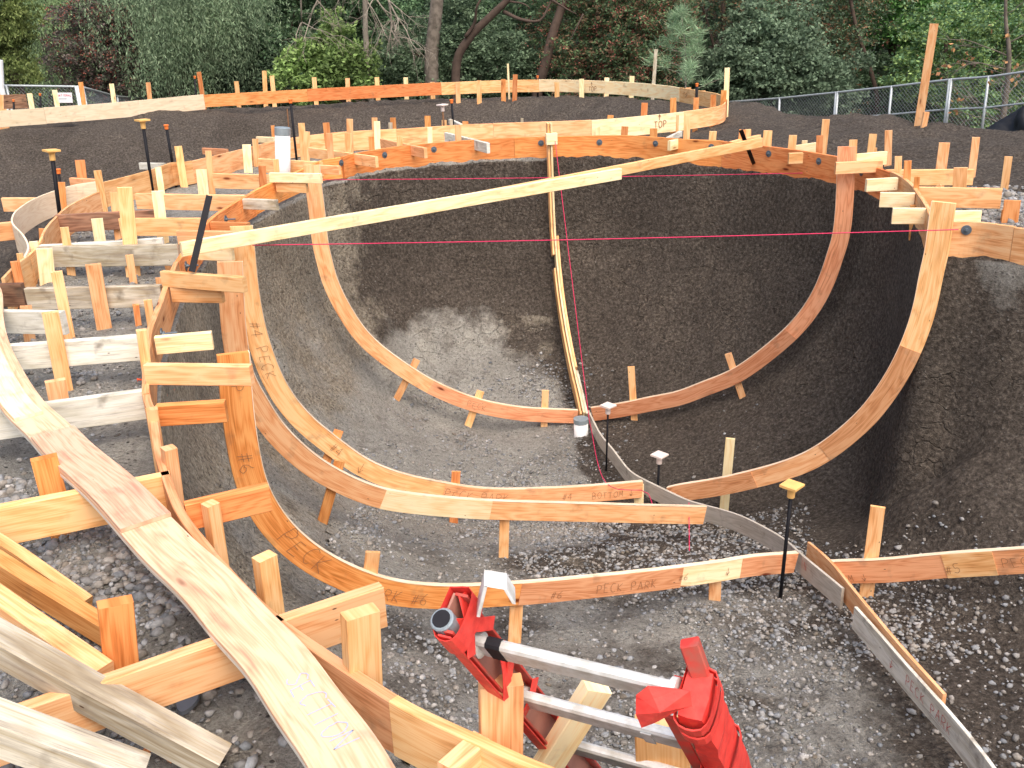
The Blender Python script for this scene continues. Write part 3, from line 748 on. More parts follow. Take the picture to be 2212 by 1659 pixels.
D_r = [('e', 733, 398), ('e', 727, 560), ('3', 1010, 1330), ('3', 990, 1500), ('6', 955, 0), ('6', 925, 100), ('6', 860, 250), ('6', 770, 385), ('6', 640, 520), ('6', 380, 720), ('6', 150, 818), ('6', 0, 876), ('5', 2000, 902), ('5', 1780, 948), ('5', 1600, 974)]
template('Dr', ('p', 1806, 360), ('p', 1256, 887), -2.5, D_r, .145, .03, W_PINK, 'farthest curved plywood template, right half, dark rings near its top', seams=[(.45, W_PINK), (1, W_PINK)])
A_l = [('b', 1088, 1418), ('f', 1440, 10), ('f', 1465, 220), ('f', 1490, 500), ('4', 1640, 250), ('4', 1690, 500), ('4', 1800, 800), ('4', 1960, 1020), ('4', 2200, 1215), ('5', 200, 1310), ('5', 400, 1390), ('5', 700, 1455), ('5', 1000, 1490), ('5', 1400, 1480), ('5', 1680, 1462), ('5', 1930, 1440)]
template('Al', ('p', 545, 515), ('p', 1392, 1040), -2.35, A_l, .15, .03, W_TAN, 'middle curved plywood template on the left lettered with its number, joint under the string', seams=[(.62, W_TAN), (1, W_PINK)],
         writing=[('#4 PECK', .15, .04, .075), ('#4', .4, .04, .07), ('V', .46, .03, .09), ('PECK PARK', .62, .035, .07), ('#4', .84, .04, .06), ('BOTTOM V', .9, .03, .055)])
A_r = [('e', 1885, 1065), ('3', 1600, 1400), ('3', 1575, 1600), ('6', 1545, 100), ('6', 1510, 300), ('6', 1450, 500), ('6', 1360, 700), ('6', 1260, 860), ('6', 1130, 1020), ('6', 900, 1210), ('6', 680, 1315), ('6', 300, 1415), ('6', 0, 1465), ('5', 2080, 1480)]
template('Ar', ('p', 2006, 480), ('p', 1392, 1040), -2.35, A_r, .145, .03, W_PINK, 'tall curved plywood template at the right side of the bowl with a crosspiece on top', seams=[(.3, W_TAN), (.6, W_PINK), (.78, W_TAN), (1, W_PINK)])
B_l = [('f', 1313, 400), ('f', 1320, 560), ('f', 1335, 850), ('f', 1355, 1200), ('f', 1400, 1520), ('4', 1600, 760), ('4', 1680, 900), ('4', 1800, 1090), ('4', 2000, 1280), ('4', 2200, 1400), ('5', 200, 1460), ('5', 390, 1510), ('5', 900, 1560), ('5', 1500, 1580), ('5', 2200, 1600), ('8', 2335, 8)]
template('Bl', ('p', 521, 590), ('p', 1527, 1095), -2.15, B_l, .145, .03, W_TAN, 'second nearest curved plywood template, plain light wood, ending at the grey spine board', seams=[(.45, W_TAN), (.62, W_YEL), (1, W_TAN)])
C_l = [('4', 1575, 622), ('4', 1585, 700), ('4', 1590, 850), ('4', 1610, 1050), ('4', 1650, 1300), ('4', 1700, 1480), ('4', 1800, 1650), ('7', 1900, 170), ('7', 2050, 290), ('8', 60, 370), ('8', 200, 430), ('8', 420, 490), ('8', 700, 510), ('8', 900, 505), ('8', 1300, 480), ('8', 2000, 410), ('9', 330, 350), ('9', 480, 322), ('9', 775, 300)]
template('Cl', ('p', 541, 775), ('p', 1723, 1195), -1.92, C_l, .14, .03, W_ORANGE, 'nearest curved plywood template marked TOP, number six lettered down its face', seams=[(.55, W_ORANGE), (.8, W_PINK), (.9, W_YEL), (1, W_PINK)],
         writing=[('TOP', .015, .05, .05), ('#6', .11, .04, .07), ('V', .17, .03, .06), ('PECK', .215, .035, .09), ('PARK #6', .34, .03, .06), ('#6', .59, .03, .05), ('PECK PARK', .66, .03, .055), ('#6', .79, .05, .045), ('V', .87, .04, .05)])
E_r = [('9', 965, 357), ('9', 1100, 350), ('9', 1300, 345), ('9', 1500, 325), ('9', 1780, 300), ('9', 2200, 272), ('9', 2900, 215), ('9', 3500, 150)]
template('Er', ('9', 2200, 272), ('9', 965, 357), -1.92, E_r[::-1], .155, .03, W_PINK, za=-1.52, label='straight plywood template numbered five running out of the picture at right', seams=[(.55, W_PINK), (.68, W_TAN), (1, W_PINK)])
rt = TPL['Er']
def fnE(uu, v, T_=rt):
    P, O, n, L = T_
    i = np.interp(L[-1]-uu, L, np.arange(len(P))); j = int(min(len(P)-2, max(0, math.floor(i)))); fr = i-j
    return (P[j]*(1-fr)+P[j+1]*fr)+O[j]*(.155-v)+n*.0075, n
Eroot = [o for o in bpy.data.objects if o.name.startswith('bowl_template')][-1]
write('M V', fnE, .10, .02, .05, M_PENCIL, Eroot, .0028); write('#5', fnE, .68, .03, .06, M_PENCIL, Eroot, .0028); write('PECK PARK', fnE, 1.0, .05, .06, M_PENCIL, Eroot, .0028)

# spine template up the far wall: two laminated boards seen edge-on
sp_top = atz(px('2', 1350, 872), 0)
pts = []
s0 = V3((sp_top[0]-.0, sp_top[1]-.09, 0)); s1 = atz(('p' and (1262, 893)), -2.5)
u = nrm((s1-s0)*[1, 1, 0]); Ls = np.linalg.norm((s1-s0)[:2])
prof = [(0, .16), (0, -.3), (.03, -.7), (.08, -1.0), (.18, -1.28), (.33, -1.54), (.57, -1.8), (.88, -2.04), (1.23, -2.24), (1.5, -2.36), (Ls, -2.49)]
P = resample([s0+u*s_+Z*z_ for s_, z_ in prof], step=.05)
T = np.gradient(P, axis=0); T /= np.linalg.norm(T, axis=1)[:, None]; side = np.array([-u[1], u[0], 0.0])
O = np.cross(T, side); O = O if O[-1][2] < 0 else -O
spn = empty('bowl_template', s0, 'spine template climbing the middle of the far wall, seen edge-on as thin laminated boards', 'formwork', 'curved plywood templates shaping the bowl walls')
for off, a_, b_, mt, tw in ((0, 0, 1, W_YEL, .022), (-.028, .0, .42, W_TAN, .022), (.03, .36, .82, W_TAN, .024), (.03, .83, 1, W_GREY, .024), (-.03, .46, 1, W_TAN, .02)):
    i0, i1 = int(a_*(len(P)-1)), int(b_*(len(P)-1))
    m_ = MB(); m_.board(P[i0:i1+1]+side*(off-tw/2)+O[i0:i1+1]*(.0 if off == 0 else .02), O[i0:i1+1], np.broadcast_to(side, P[i0:i1+1].shape), .13, tw, .002); m_.build('curved_board', mt, spn)
m_ = MB(); m_.box(s0+Z*.0+side*.0-u*.02, side*.06, u*.04, Z*.06); m_.build('top_block', W_YEL, spn)

# grey floor spine strip pieces
def floorstrip(trace, name, mat, label, h, t, dz=0, smooth_n=4, closed=False, extra_marks=(), cat='formwork', lift=0.0):
    tr = []
    for q in trace:
        z = -2.2
        for _ in range(30): p = atz(px(*q), z); z = .5*z+.5*(float(floor_in(p[0], p[1]))+dz)
        tr.append(atz(px(*q), z))
    P = resample(tr, step=.05)
    for _ in range(smooth_n): P[1:-1] = (P[:-2]+2*P[1:-1]+P[2:])/4
    T = np.gradient(P, axis=0); T[:, 2] = 0; T /= np.linalg.norm(T, axis=1)[:, None]; Nn = np.stack([-T[:, 1], T[:, 0], 0*T[:, 0]], 1)
    Nn = np.where(((EYE-P)*Nn).sum(1)[:, None] < 0, Nn, -Nn)      # thickness away from the camera
    m_ = MB(); m_.board(P, -Z, Nn, h, t, .002)
    o = m_.build(name, mat); tag(o, label, cat)
    L = np.r_[0, np.cumsum(np.linalg.norm(np.diff(P, axis=0), axis=1))]
    for (txt, uu, v, size, mt) in extra_marks:
        def fn(a, b):
            i = np.interp(a, L, np.arange(len(P))); j = int(min(len(P)-2, max(0, math.floor(i)))); fr = i-j
            return P[j]*(1-fr)+P[j+1]*fr-Z*(h-b)-Nn[j]*.003, -Nn[j]
        write(txt, fn, uu*L[-1], v, size, mt, o, .0035)
    return P
floorstrip([('5', 1580, 990), ('5', 1650, 1130), ('5', 1730, 1230), ('5', 1840, 1370), ('5', 1940, 1430), ('5', 2200, 1555)], 'spine_board', W_CONC, 'grey plywood spine board on the bowl floor running from the drain to the middle template', .14, .018)
floorstrip([('5', 1950, 1437), ('5', 2200, 1555), ('9', 200, 0), ('9', 400, 60), ('9', 600, 160), ('9', 700, 225), ('9', 790, 308), ('9', 1050, 522)], 'spine_board', W_CONC, 'grey plywood spine board curving past the yellow capped rod, overlapping the pale boards', .145, .018, dz=.002, extra_marks=[('IN', .82, .06, .05, M_REDMARK)])
floorstrip([('9', 832, 228), ('9', 975, 355), ('9', 1150, 570), ('9', 1400, 870), ('9', 1690, 1192)], 'splice_board', W_TAN, 'light wood splice board with pointed end crossing behind the grey spine boards', .15, .02, dz=.03, smooth_n=0)
floorstrip([('9', 1128, 638), ('9', 1300, 830), ('9', 1500, 1060), ('9', 1760, 1350), ('9', 2000, 1655), ('9', 2300, 2100)], 'spine_board', W_WHITE, 'nearest pale grey spine board with red lettering, running out at the bottom right', .15, .02, dz=.0, extra_marks=[('8', .12, .06, .05, M_REDMARK)] if 0 else [('PECK PARK', .36, .05, .055, M_REDMARK), ('V', .26, .04, .06, M_REDMARK)])

# ------------------------------------------------------------------ boards on edge (joists, crosspieces, kickers)
def beam(A, B, zA, zB, h, t, mat, name, label, cat='plank', group=None, near=False, parent=None, extraA=0, extraB=0, flat=False):
    a = atz(px(*A), zA); b = atz(px(*B), zB)
    d = nrm(b-a); a = a-d*extraA; b = b+d*extraB
    s_ = nrm(np.cross(d, Z)); s_ = s_ if (EYE-(a+b)/2) @ s_ < 0 else -s_
    up = nrm(np.cross(s_, d)); up = up if up[2] > 0 else -up
    n = max(2, int(np.linalg.norm(b-a)/.25)+1); tt = np.linspace(0, 1, n)
    P = a[None]*(1-tt[:, None])+b[None]*tt[:, None]
    P = P+s_[None]*(np.sin(tt*3.14)*RNG.uniform(-.008, .008))[:, None]
    m_ = MB(); m_.board(P, -up, s_, h, t, .003)
    o = m_.build(name, mat, parent)
    if parent is None: tag(o, label, cat, group)
    return o
GJ = 'joists laid across the deck on the left'
JO = [ # A, B, zA, zB, h, mat, label
 (('a', 670, 883), ('a', 1900, 820), 0, 0, .14, W_DARK, 'dark stained plank turning pale at its right end, behind the orange capped rod'),
 (('a', 1450, 925), ('b', 480, 1325), 0, 0, .135, W_TAN, 'light orange joist running right behind the big middle stake'),
 (('a', 480, 1255), ('a', 1990, 1165), .0, .0, .14, W_WHITE, 'whitened plank whose thin edge shows just above the brown weathered plank'),
 (('a', 450, 1272), ('a', 2170, 1245), 0, 0, .145, W_GREY, 'brown and grey weathered plank ending at the stacked yellow crossbars'),
 (('b', -360, 1020), ('b', 1010, 1042), 0, 0, .135, W_TAN, 'light joist running under the leaning black bar'),
 (('b', 590, 775), ('b', 1380, 792), 0, 0, .14, W_TAN, 'light joist leading to the crosspiece of the farthest template'),
 (('b', 1150, 590), ('b', 1920, 632), 0, 0, .14, W_TAN, 'light joist passing in front of the white standpipe'),
 (('b', 1770, 455), ('c', 580, 768), 0, 0, .11, W_TAN, 'joist poking through the rim form left of the second bolt'),
 (('c', 640, 545), ('c', 1180, 660), 0, 0, .11, W_PINK, 'joist poking through the rim form between two bolts, far left of the spine'),
 (('c', 1430, 470), ('c', 1950, 600), 0, 0, .11, W_WHITE, 'pale joist poking through the rim form beside a bolt'),
 (('4', -250, 200), ('4', 130, 190), 0, 0, .14, W_DARK, 'dark reddish plank end at the left edge of the picture'),
 (('4', 150, 220), ('4', 1010, 200), 0, 0, .13, W_GREY, 'weathered mottled plank crossing below the row of stakes'),
 (('4', -120, 358), ('4', 385, 368), 0, 0, .13, W_WHITE, 'short grey plank at the left edge above the white plank'),
 (('4', -200, 598), ('4', 950, 512), 0, 0, .13, W_WHITE, 'long whitened plank ending below the yellow stub'),
 (('4', -300, 1030), ('4', 940, 862), 0, 0, .13, W_WHITE, 'whitened plank with a dark stain at its right end'),
 (('4', -300, 1665), ('4', 1075, 1395), 0, 0, .14, W_TAN, 'yellowish plank passing under the curved walkway board'),
 (('7', -450, 1500), ('8', 290, 515), 0, 0, .13, W_TAN, 'big orange joist crossing the lower left and sticking out over the bowl'),
]
for (A, B, za, zb_, h, mt, lab) in JO: beam(A, B, za, zb_, h, .038, mt, 'joist', lab, 'plank', GJ)
GC = 'short crossbars holding the templates at the left rim'
CR = [
 (('b', 1285, 765), ('b', 1915, 777), .09, .085, W_YEL, 'yellow crosspiece with a dark knot over the top of the farthest template'),
 (('b', 1370, 885), ('b', 1740, 897), .0, .085, W_TAN, 'lower crossbar under the knotted crosspiece'),
 (('b', 1900, 670), ('b', 2140, 682), .0, .085, W_TAN, 'crossbar stub just right of the farthest template top'),
 (('b', 960, 1085), ('b', 1370, 1100), .0, .085, W_GREY, 'grey crossbar stub sticking out of the rim form'),
 (('b', 560, 1370), ('b', 1025, 1380), .0, .09, W_RED, 'dark reddish crossbar beside the leaning black bar'),
 (('f', 500, 18), ('f', 1290, 32), .09, .095, W_TAN, 'upper crossbar under the long straightedge'),
 (('f', 650, 205), ('f', 1170, 222), .0, .095, W_YEL, 'lower yellow crossbar beneath the long straightedge'),
 (('f', 300, 518), ('f', 1310, 592), .09, .09, W_TAN, 'crosspiece with a big knot nailed over the second nearest template'),
 (('f', 425, 712), ('f', 1045, 722), .0, .09, W_TAN, 'crossbar tucked under the knotted crosspiece of the second nearest template'),
 (('f', 230, 1330), ('f', 930, 1268), .0, .09, W_YEL, 'yellow stub sticking out over the bowl between two crosspieces'),
 (('4', 905, 705), ('4', 1575, 712), .09, .09, W_TAN, 'crosspiece nailed across the template marked TOP'),
 (('4', 980, 965), ('4', 1418, 938), .0, .09, W_ORANGE, 'crossbar behind the nearest template, below its crosspiece'),
 (('4', 1170, 1592), ('4', 1702, 1468), .0, .095, W_ORANGE, 'crossbar reaching the bend of the nearest template with a dirty upper edge'),
]
for (A, B, za, h, mt, lab) in CR: beam(A, B, za, za, h, .038, mt, 'crossbar', lab, 'plank', GC)
GR = 'short crossbars at the right rim of the bowl'
for (A, B, za, h, mt, lab) in [
 (('e', 715, 588), ('e', 1290, 560), .06, .10, W_TAN, 'crosspiece nailed over the right half of the farthest template'),
 (('e', 1095, 795), ('e', 1475, 775), .0, .10, W_YEL, 'yellow stub, uppermost of three sticking left from the right rim'),
 (('e', 1255, 958), ('e', 1680, 965), .0, .11, W_YEL, 'yellow stub, middle of three sticking left from the right rim'),
 (('e', 1410, 1152), ('e', 1870, 1155), .0, .11, W_YEL, 'yellow stub, lowest of three, touching the tall right template'),
 (('e', 2060, 1190), ('3', 1938, 1335), .05, .11, W_YEL, 'bright crosspiece at the right of the tall right template'),
 (('e', 190, 385), ('e', 495, 342), .0, .13, W_YEL, 'yellow plank behind the rim form at upper right, between two stakes'),
 (('e', 135, 475), ('e', 310, 468), .0, .1, W_TAN, 'short stub end showing on the inner face of the right rim form'),
 (('e', 930, 490), ('e', 1345, 452), .0, .12, W_YEL, 'yellow plank behind the right crosspiece'),
 (('e', 1300, 680), ('3', 1890, 1072), .0, .13, W_TAN, 'long tan plank on the gravel beyond the right rim'),
 (('e', 1660, 890), ('3', 2068, 1195), .0, .15, W_TAN, 'long tan plank with a cracked end nearer the flared board'),
 (('d', 690, 875), ('d', 810, 850), .0, .1, W_YEL, 'short yellow block on the inner face of the far rim form'),
 (('d', 660, 838), ('d', 835, 752), .0, .06, W_WHITE, 'pale plank edge behind the far rim form leading to a post'),
 (('d', 1420, 890), ('d', 1800, 800), .0, .07, W_TAN, 'plank behind the right end of the long straightedge')]:
    beam(A, B, za, za, h, .038, mt, 'crossbar', lab, 'plank', GR)
GO = 'bits of plank beyond the outer form'
for (A, B, h, lab, mt) in [(('a', 10, 672), ('a', 440, 672), .12, 'plank end resting on dark soil at the far left, above the hooked board', W_TAN),
                       (('a', -200, 1000), ('a', 140, 965), .14, 'plank end touching the hooked board from the left edge of the picture', W_TAN),
                       (('a', 845, 425), ('a', 1180, 445), .09, 'pink plank end behind the outer form near the left stakes', W_PINK),
                       (('a', 1700, 240), ('a', 2010, 245), .07, 'whitish plank end behind the outer form by the tan capped rod', W_WHITE),
                       (('b', 465, 460), ('b', 760, 475), .07, 'pale plank end behind the middle of the outer form', W_PINK),
                       (('b', 1130, 320), ('b', 1340, 330), .07, 'plank end behind the outer form left of the white standpipe', W_YEL),
                       (('c', 1480, 305), ('c', 1620, 365), .05, 'small grey plank end behind the white capped rod', W_WHITE)]:
    beam(A, B, .0, .0, h, .038, mt, 'plank_end', lab, 'plank', GO)
# loose lumber lower left
GL_ = 'loose lengths of lumber in the lower left corner'
for (A, B, zA, zB, h, t, mt, lab) in [
 (('7', -350, 20), ('7', 525, 610), .05, -.16, .07, .04, W_TAN, 'uppermost loose lumber piece, ending on gravel with a pointed reddish end'),
 (('7', -350, 150), ('7', 690, 800), .05, -.16, .075, .05, W_RED, 'loose lumber piece ending beside the short orange stake'),
 (('7', -350, 395), ('7', 590, 1060), .08, -.04, .085, .06, W_TAN, 'loose lumber piece butting against the big orange joist'),
 (('7', -350, 690), ('7', 1390, 1640), .2, -.18, .07, .075, W_GREY, 'weathered grey lumber lying across the big orange joist'),
 (('7', -300, 1290), ('7', 900, 1730), .2, -.02, .08, .08, W_GREY, 'weathered grey lumber in the very bottom left corner')]:
    beam(A, B, zA, zB, h, t, mt, 'lumber', lab, 'lumber', GL_)
# long straightedge over the bowl, two lapped lengths
st = empty('straightedge', atz(px('f', 570, 160), .13), 'long yellow two-by-four straightedge spanning the bowl from left rim to right rim', 'lumber')
beam(('f', 562, 165), ('d', 90, 1212), .14, .14, .09, .038, W_YEL, 'timber', '', parent=st)
b1 = atz(px('b', 2212, 1300), .14); 
beam(('c', 1620, 1265), ('d', 1838, 845), .135, .17, .085, .038, W_TAN, 'timber', '', parent=st)
st.children[-1].location.y += .045

# ------------------------------------------------------------------ stakes
def stake_on(tid, top, bot, *a, **k):
    P_, O_, n_, L_ = TPL[tid]; base = onpl(px(*bot), P_[len(P_)//2]-n_*.033, n_)
    return stake(top, bot, float(base[2]), *a, **k)
def stake(top, bot, zb_, wpx_m, mat, label, group, name='stake', t=.02, yaw=0.0, ext=.12, pointed=False, cat='stake', push=0.0):
    q = px(*bot); base = hit(q) if zb_ is None else atz(q, zb_)
    hd = nrm((base-EYE)*[1, 1, 0]); base = base+hd*push
    topP = onpl(px(*top), base, hd)
    d = nrm(topP-base); s_ = nrm(np.cross(hd, Z)); 
    s_ = s_*math.cos(yaw)+hd*math.sin(yaw); fd = nrm(np.cross(d, s_)); fd = fd if fd @ hd > 0 else -fd; s_ = nrm(np.cross(d, fd))
    P0 = base-d*ext
    n = 4; tt = np.linspace(0, 1, n)[:, None]; P = P0*(1-tt)+topP*tt-s_*wpx_m/2
    m_ = MB()
    if pointed:
        P = np.vstack([P, topP+d*.05-s_*wpx_m*.2]); ww = np.r_[np.full(n, wpx_m), wpx_m*.4]
    else: ww = wpx_m
    m_.board(P, s_, fd, ww, t, .002)
    o = m_.build(name, mat); tag(o, label, cat, group); return o
ORD = ['first', 'second', 'third', 'fourth', 'fifth', 'sixth', 'seventh', 'eighth', 'ninth', 'tenth', 'eleventh', 'twelfth', 'thirteenth', 'fourteenth', 'fifteenth', 'sixteenth', 'seventeenth', 'eighteenth', 'nineteenth', 'twentieth', 'twenty-first', 'twenty-second', 'twenty-third', 'twenty-fourth', 'twenty-fifth', 'twenty-sixth', 'twenty-seventh', 'twenty-eighth', 'twenty-ninth', 'thirtieth']
MT = {'t': W_TAN, 'r': W_RED, 'y': W_YEL, 'g': W_GREY, 'o': W_ORANGE}
CN = {'t': 'light wood', 'r': 'orange-red', 'y': 'pale yellow', 'g': 'grey', 'o': 'orange'}
# background row (behind/in front of the back form); z at the given lower point, bottoms on the ground
BACK = [('1', 5, 600, 8, 830, 't'), ('1', 25, 690, 45, 830, 't'), ('1', 187, 592, 222, 800, 'y'), ('1', 345, 570, 380, 765, 'y'), ('1', 510, 520, 542, 735, 'r'), ('1', 705, 530, 733, 720, 'y'), ('1', 937, 522, 955, 697, 't'), ('1', 1258, 455, 1292, 682, 'r'),
        ('1', 1495, 515, 1512, 668, 't'), ('1', 1672, 448, 1682, 660, 't'), ('1', 1720, 480, 1737, 660, 't'), ('1', 1987, 490, 2002, 655, 't'), ('2', 60, 495, 68, 645, 't'), ('2', 246, 490, 255, 638, 't'), ('2', 428, 490, 436, 640, 'y'),
        ('2', 598, 520, 602, 637, 't'), ('2', 757, 520, 762, 650, 't'), ('2', 893, 510, 895, 655, 't'), ('2', 1047, 502, 1048, 652, 'r'), ('2', 1122, 472, 1117, 650, 'r'), ('2', 1385, 520, 1387, 650, 't'),
        ('2', 1542, 500, 1542, 650, 'y'), ('2', 1702, 492, 1697, 637, 'y'), ('2', 1861, 482, 1855, 628, 'y'), ('d', 910, 220, 903, 440, 't'), ('d', 1085, 260, 1085, 460, 't')]
for i, (r, x0, y0, x1, y1, c) in enumerate(BACK):
    fr = (r == '2' and x0 in (1122, 60, 246, 428)) or (r == '1' and x0 in (187, 1258, 1672))
    if i < 7:
        fr = False
    stake((r, x0, y0), (r, x1, y1), -.36, .085, MT[c], CN[c]+' stake, '+ORD[i]+' from the left along the back form', 'stakes along the back form', push=(-.03 if fr else .055), t=.03, ext=.2)
stake(('2', 1075, 403), ('2', 1085, 648), -.36, .035, W_YEL, 'thin pale lath standing tall behind the back form, left of the red-orange stake', 'tall laths in the background', t=.012, push=.08, ext=.2)
stake(('2', 2013, 312), ('2', 1990, 637), -.36, .06, W_GREY, 'tall grey stake standing behind the back form beside the pine sapling', 'tall laths in the background', t=.03, push=.06, ext=.2)
stake(('3', 325, 430), ('d', 1365, 570), -.24, .07, W_YEL, 'tall yellowish stake at the right bend of the outer form', 'tall laths in the background', t=.04)
# plank at right with its brace
pk = hit(px('3', 1535, 785))
stake(('3', 1635, 150), ('3', 1535, 785), -.25, .10, W_TAN, 'very tall light plank leaning at the fence on the right', 'tall laths in the background', 'tall_plank', t=.03)
stake(('3', 1590, 710), ('3', 1572, 797), -.25, .07, W_TAN, 'short brace in a V against the very tall plank', 'tall laths in the background', 'brace', t=.03, yaw=.5)
# stakes on the outer form, its near side
FR = [('a', 755, 480, 785, 870, 'r', .06), ('a', 980, 208, 1035, 640, 'r', .09), ('a', 1195, 335, 1280, 835, 't', .065), ('a', 1940, 300, 1985, 610, 'y', .06), ('b', 175, 440, 250, 915, 't', .075), ('b', 545, 495, 595, 1000, 't', .06),
      ('b', 460, 725, 490, 1020, 'y', .10), ('b', 1015, 420, 1040, 770, 'y', .09), ('b', 1120, 350, 1145, 700, 't', .065), ('b', 1335, 185, 1350, 345, 'r', .05), ('b', 1688, 155, 1720, 600, 't', .075), ('b', 1755, 260, 1758, 660, 't', .065), ('b', 1990, 150, 2040, 600, 'r', .075),
      ('c', 270, 305, 280, 740, 't', .075), ('c', 575, 290, 585, 640, 't', .07), ('c', 605, 335, 615, 680, 'y', .075), ('c', 800, 290, 815, 500, 'r', .075), ('c', 770, 350, 780, 660, 'g', .05), ('c', 1225, 268, 1240, 600, 'r', .075), ('c', 1430, 320, 1432, 500, 't', .065), ('c', 1515, 312, 1520, 580, 'g', .04),
      ('c', 1690, 335, 1692, 540, 'r', .075), ('c', 1912, 380, 1915, 585, 'r', .075), ('c', 2120, 355, 2125, 545, 'r', .07), ('2', 1115, 790, 1115, 872, 'r', .07), ('2', 1165, 748, 1165, 860, 'g', .035), ('2', 1435, 770, 1430, 860, 'r', .06), ('2', 1725, 730, 1718, 852, 'r', .075),
      ('d', 372, 410, 350, 765, 'r', .08), ('d', 722, 350, 720, 715, 'r', .08), ('d', 1005, 345, 992, 680, 'r', .07), ('d', 1215, 310, 1205, 625, 'r', .075), ('d', 1345, 255, 1322, 592, 'r', .075)]
for i, (r, x0, y0, x1, y1, c, wd) in enumerate(FR):
    sd_ = ORD[i] if i < 30 else ['third last', 'second last', 'last'][i-30]
    stake((r, x0, y0), (r, x1, y1), -.22, wd, MT[c], CN[c]+' stake, '+sd_+' from the left along the near side of the outer form', 'stakes along the outer form', t=.03)
# stakes backing the bowl rim form, left to right
RS = [('b', 1000, 1250, 1000, 1300, 't', .0), ('b', 1205, 680, 1220, 920, 'r', .065), ('b', 1375, 600, 1385, 745, 't', .055), ('c', 20, 480, 40, 790, 't', .065), ('c', 250, 480, 260, 740, 't', .075), ('c', 535, 520, 545, 690, 'r', .06), ('c', 885, 520, 885, 650, 't', .065),
      ('c', 1255, 410, 1258, 605, 'y', .055), ('c', 1600, 380, 1605, 575, 't', .07), ('2', 1645, 805, 1645, 860, 'y', .055), ('d', 130, 700, 120, 830, 'r', .075), ('d', 482, 725, 480, 840, 'r', .08), ('d', 895, 560, 885, 850, 't', .07), ('d', 1212, 760, 1200, 890, 't', .075), ('d', 1575, 740, 1560, 900, 'r', .07), ('d', 1642, 735, 1640, 850, 't', .06), ('d', 1885, 752, 1872, 950, 't', .085), ('e', 182, 255, 165, 440, 't', .075),
      ('e', 510, 260, 500, 500, 'r', .06), ('e', 922, 312, 910, 560, 't', .07), ('e', 1475, 515, 1465, 770, 't', .055), ('e', 1592, 570, 1575, 850, 'r', .055), ('e', 1705, 765, 1690, 970, 'r', .04)]
RS = RS[1:]
for i, (r, x0, y0, x1, y1, c, wd) in enumerate(RS):
    stake((r, x0, y0), (r, x1, y1), -.03, wd, MT[c], CN[c]+' stake, '+ORD[i]+' from the left behind the far and right rim form', 'stakes behind the rim form', t=.03, ext=.3, push=.05)
# loose right-hand stakes standing on the ground
for (r, x0, y0, x1, y1, c, wd, lab) in [
  ('e', 588, 60, 545, 475, 't', .075, 'tall stake beside the yellow plank at upper right'), ('e', 325, 320, 322, 390, 'y', .06, 'small pale stake top behind the yellow plank at upper right'),
  ('e', 1165, 240, 1125, 555, 't', .075, 'stake standing left of two behind the right crosspiece'), ('e', 1185, 410, 1175, 555, 't', .045, 'short splintered stake behind the right crosspiece'),
  ('e', 1355, 195, 1345, 560, 't', .07, 'stake at the right end of the yellow plank behind the right crosspiece'),
  ('3', 1700, 905, 1668, 1145, 't', .09, 'broad stake on the long tan plank beyond the right rim'), ('3', 1900, 870, 1870, 1115, 't', .065, 'tall stake at the far end of the long tan plank'),
  ('3', 2105, 993, 2072, 1235, 't', .06, 'slim stake at the cracked end of the tan plank'), ('3', 1802, 1062, 1785, 1325, 't', .10, 'broad stake in front of the cracked tan plank'),
  ('3', 2130, 1270, 2110, 1418, 'r', .11, 'short reddish stake at the right edge above the flared board'), ('3', 2085, 1330, 2075, 1412, 'r', .05, 'small dark wedge beside the short reddish stake'),
  ('3', 1640, 1185, 1735, 1315, 't', .085, 'diagonal offcut behind the top of the tall right template'), ('2', 1692, 810, 1690, 860, 'y', .05, 'small white block standing behind the rim form'),
  ('d', 775, 560, 770, 775, 't', .035, 'thin stake between the forms near the right bend'), ('3', 1500, 1300, 1495, 1420, 'r', .04, 'small stake under the lowest yellow stub, orange paint on it')]:
    stake((r, x0, y0), (r, x1, y1), -.22, wd, MT[c], lab, 'stakes on the right bank', t=.03)
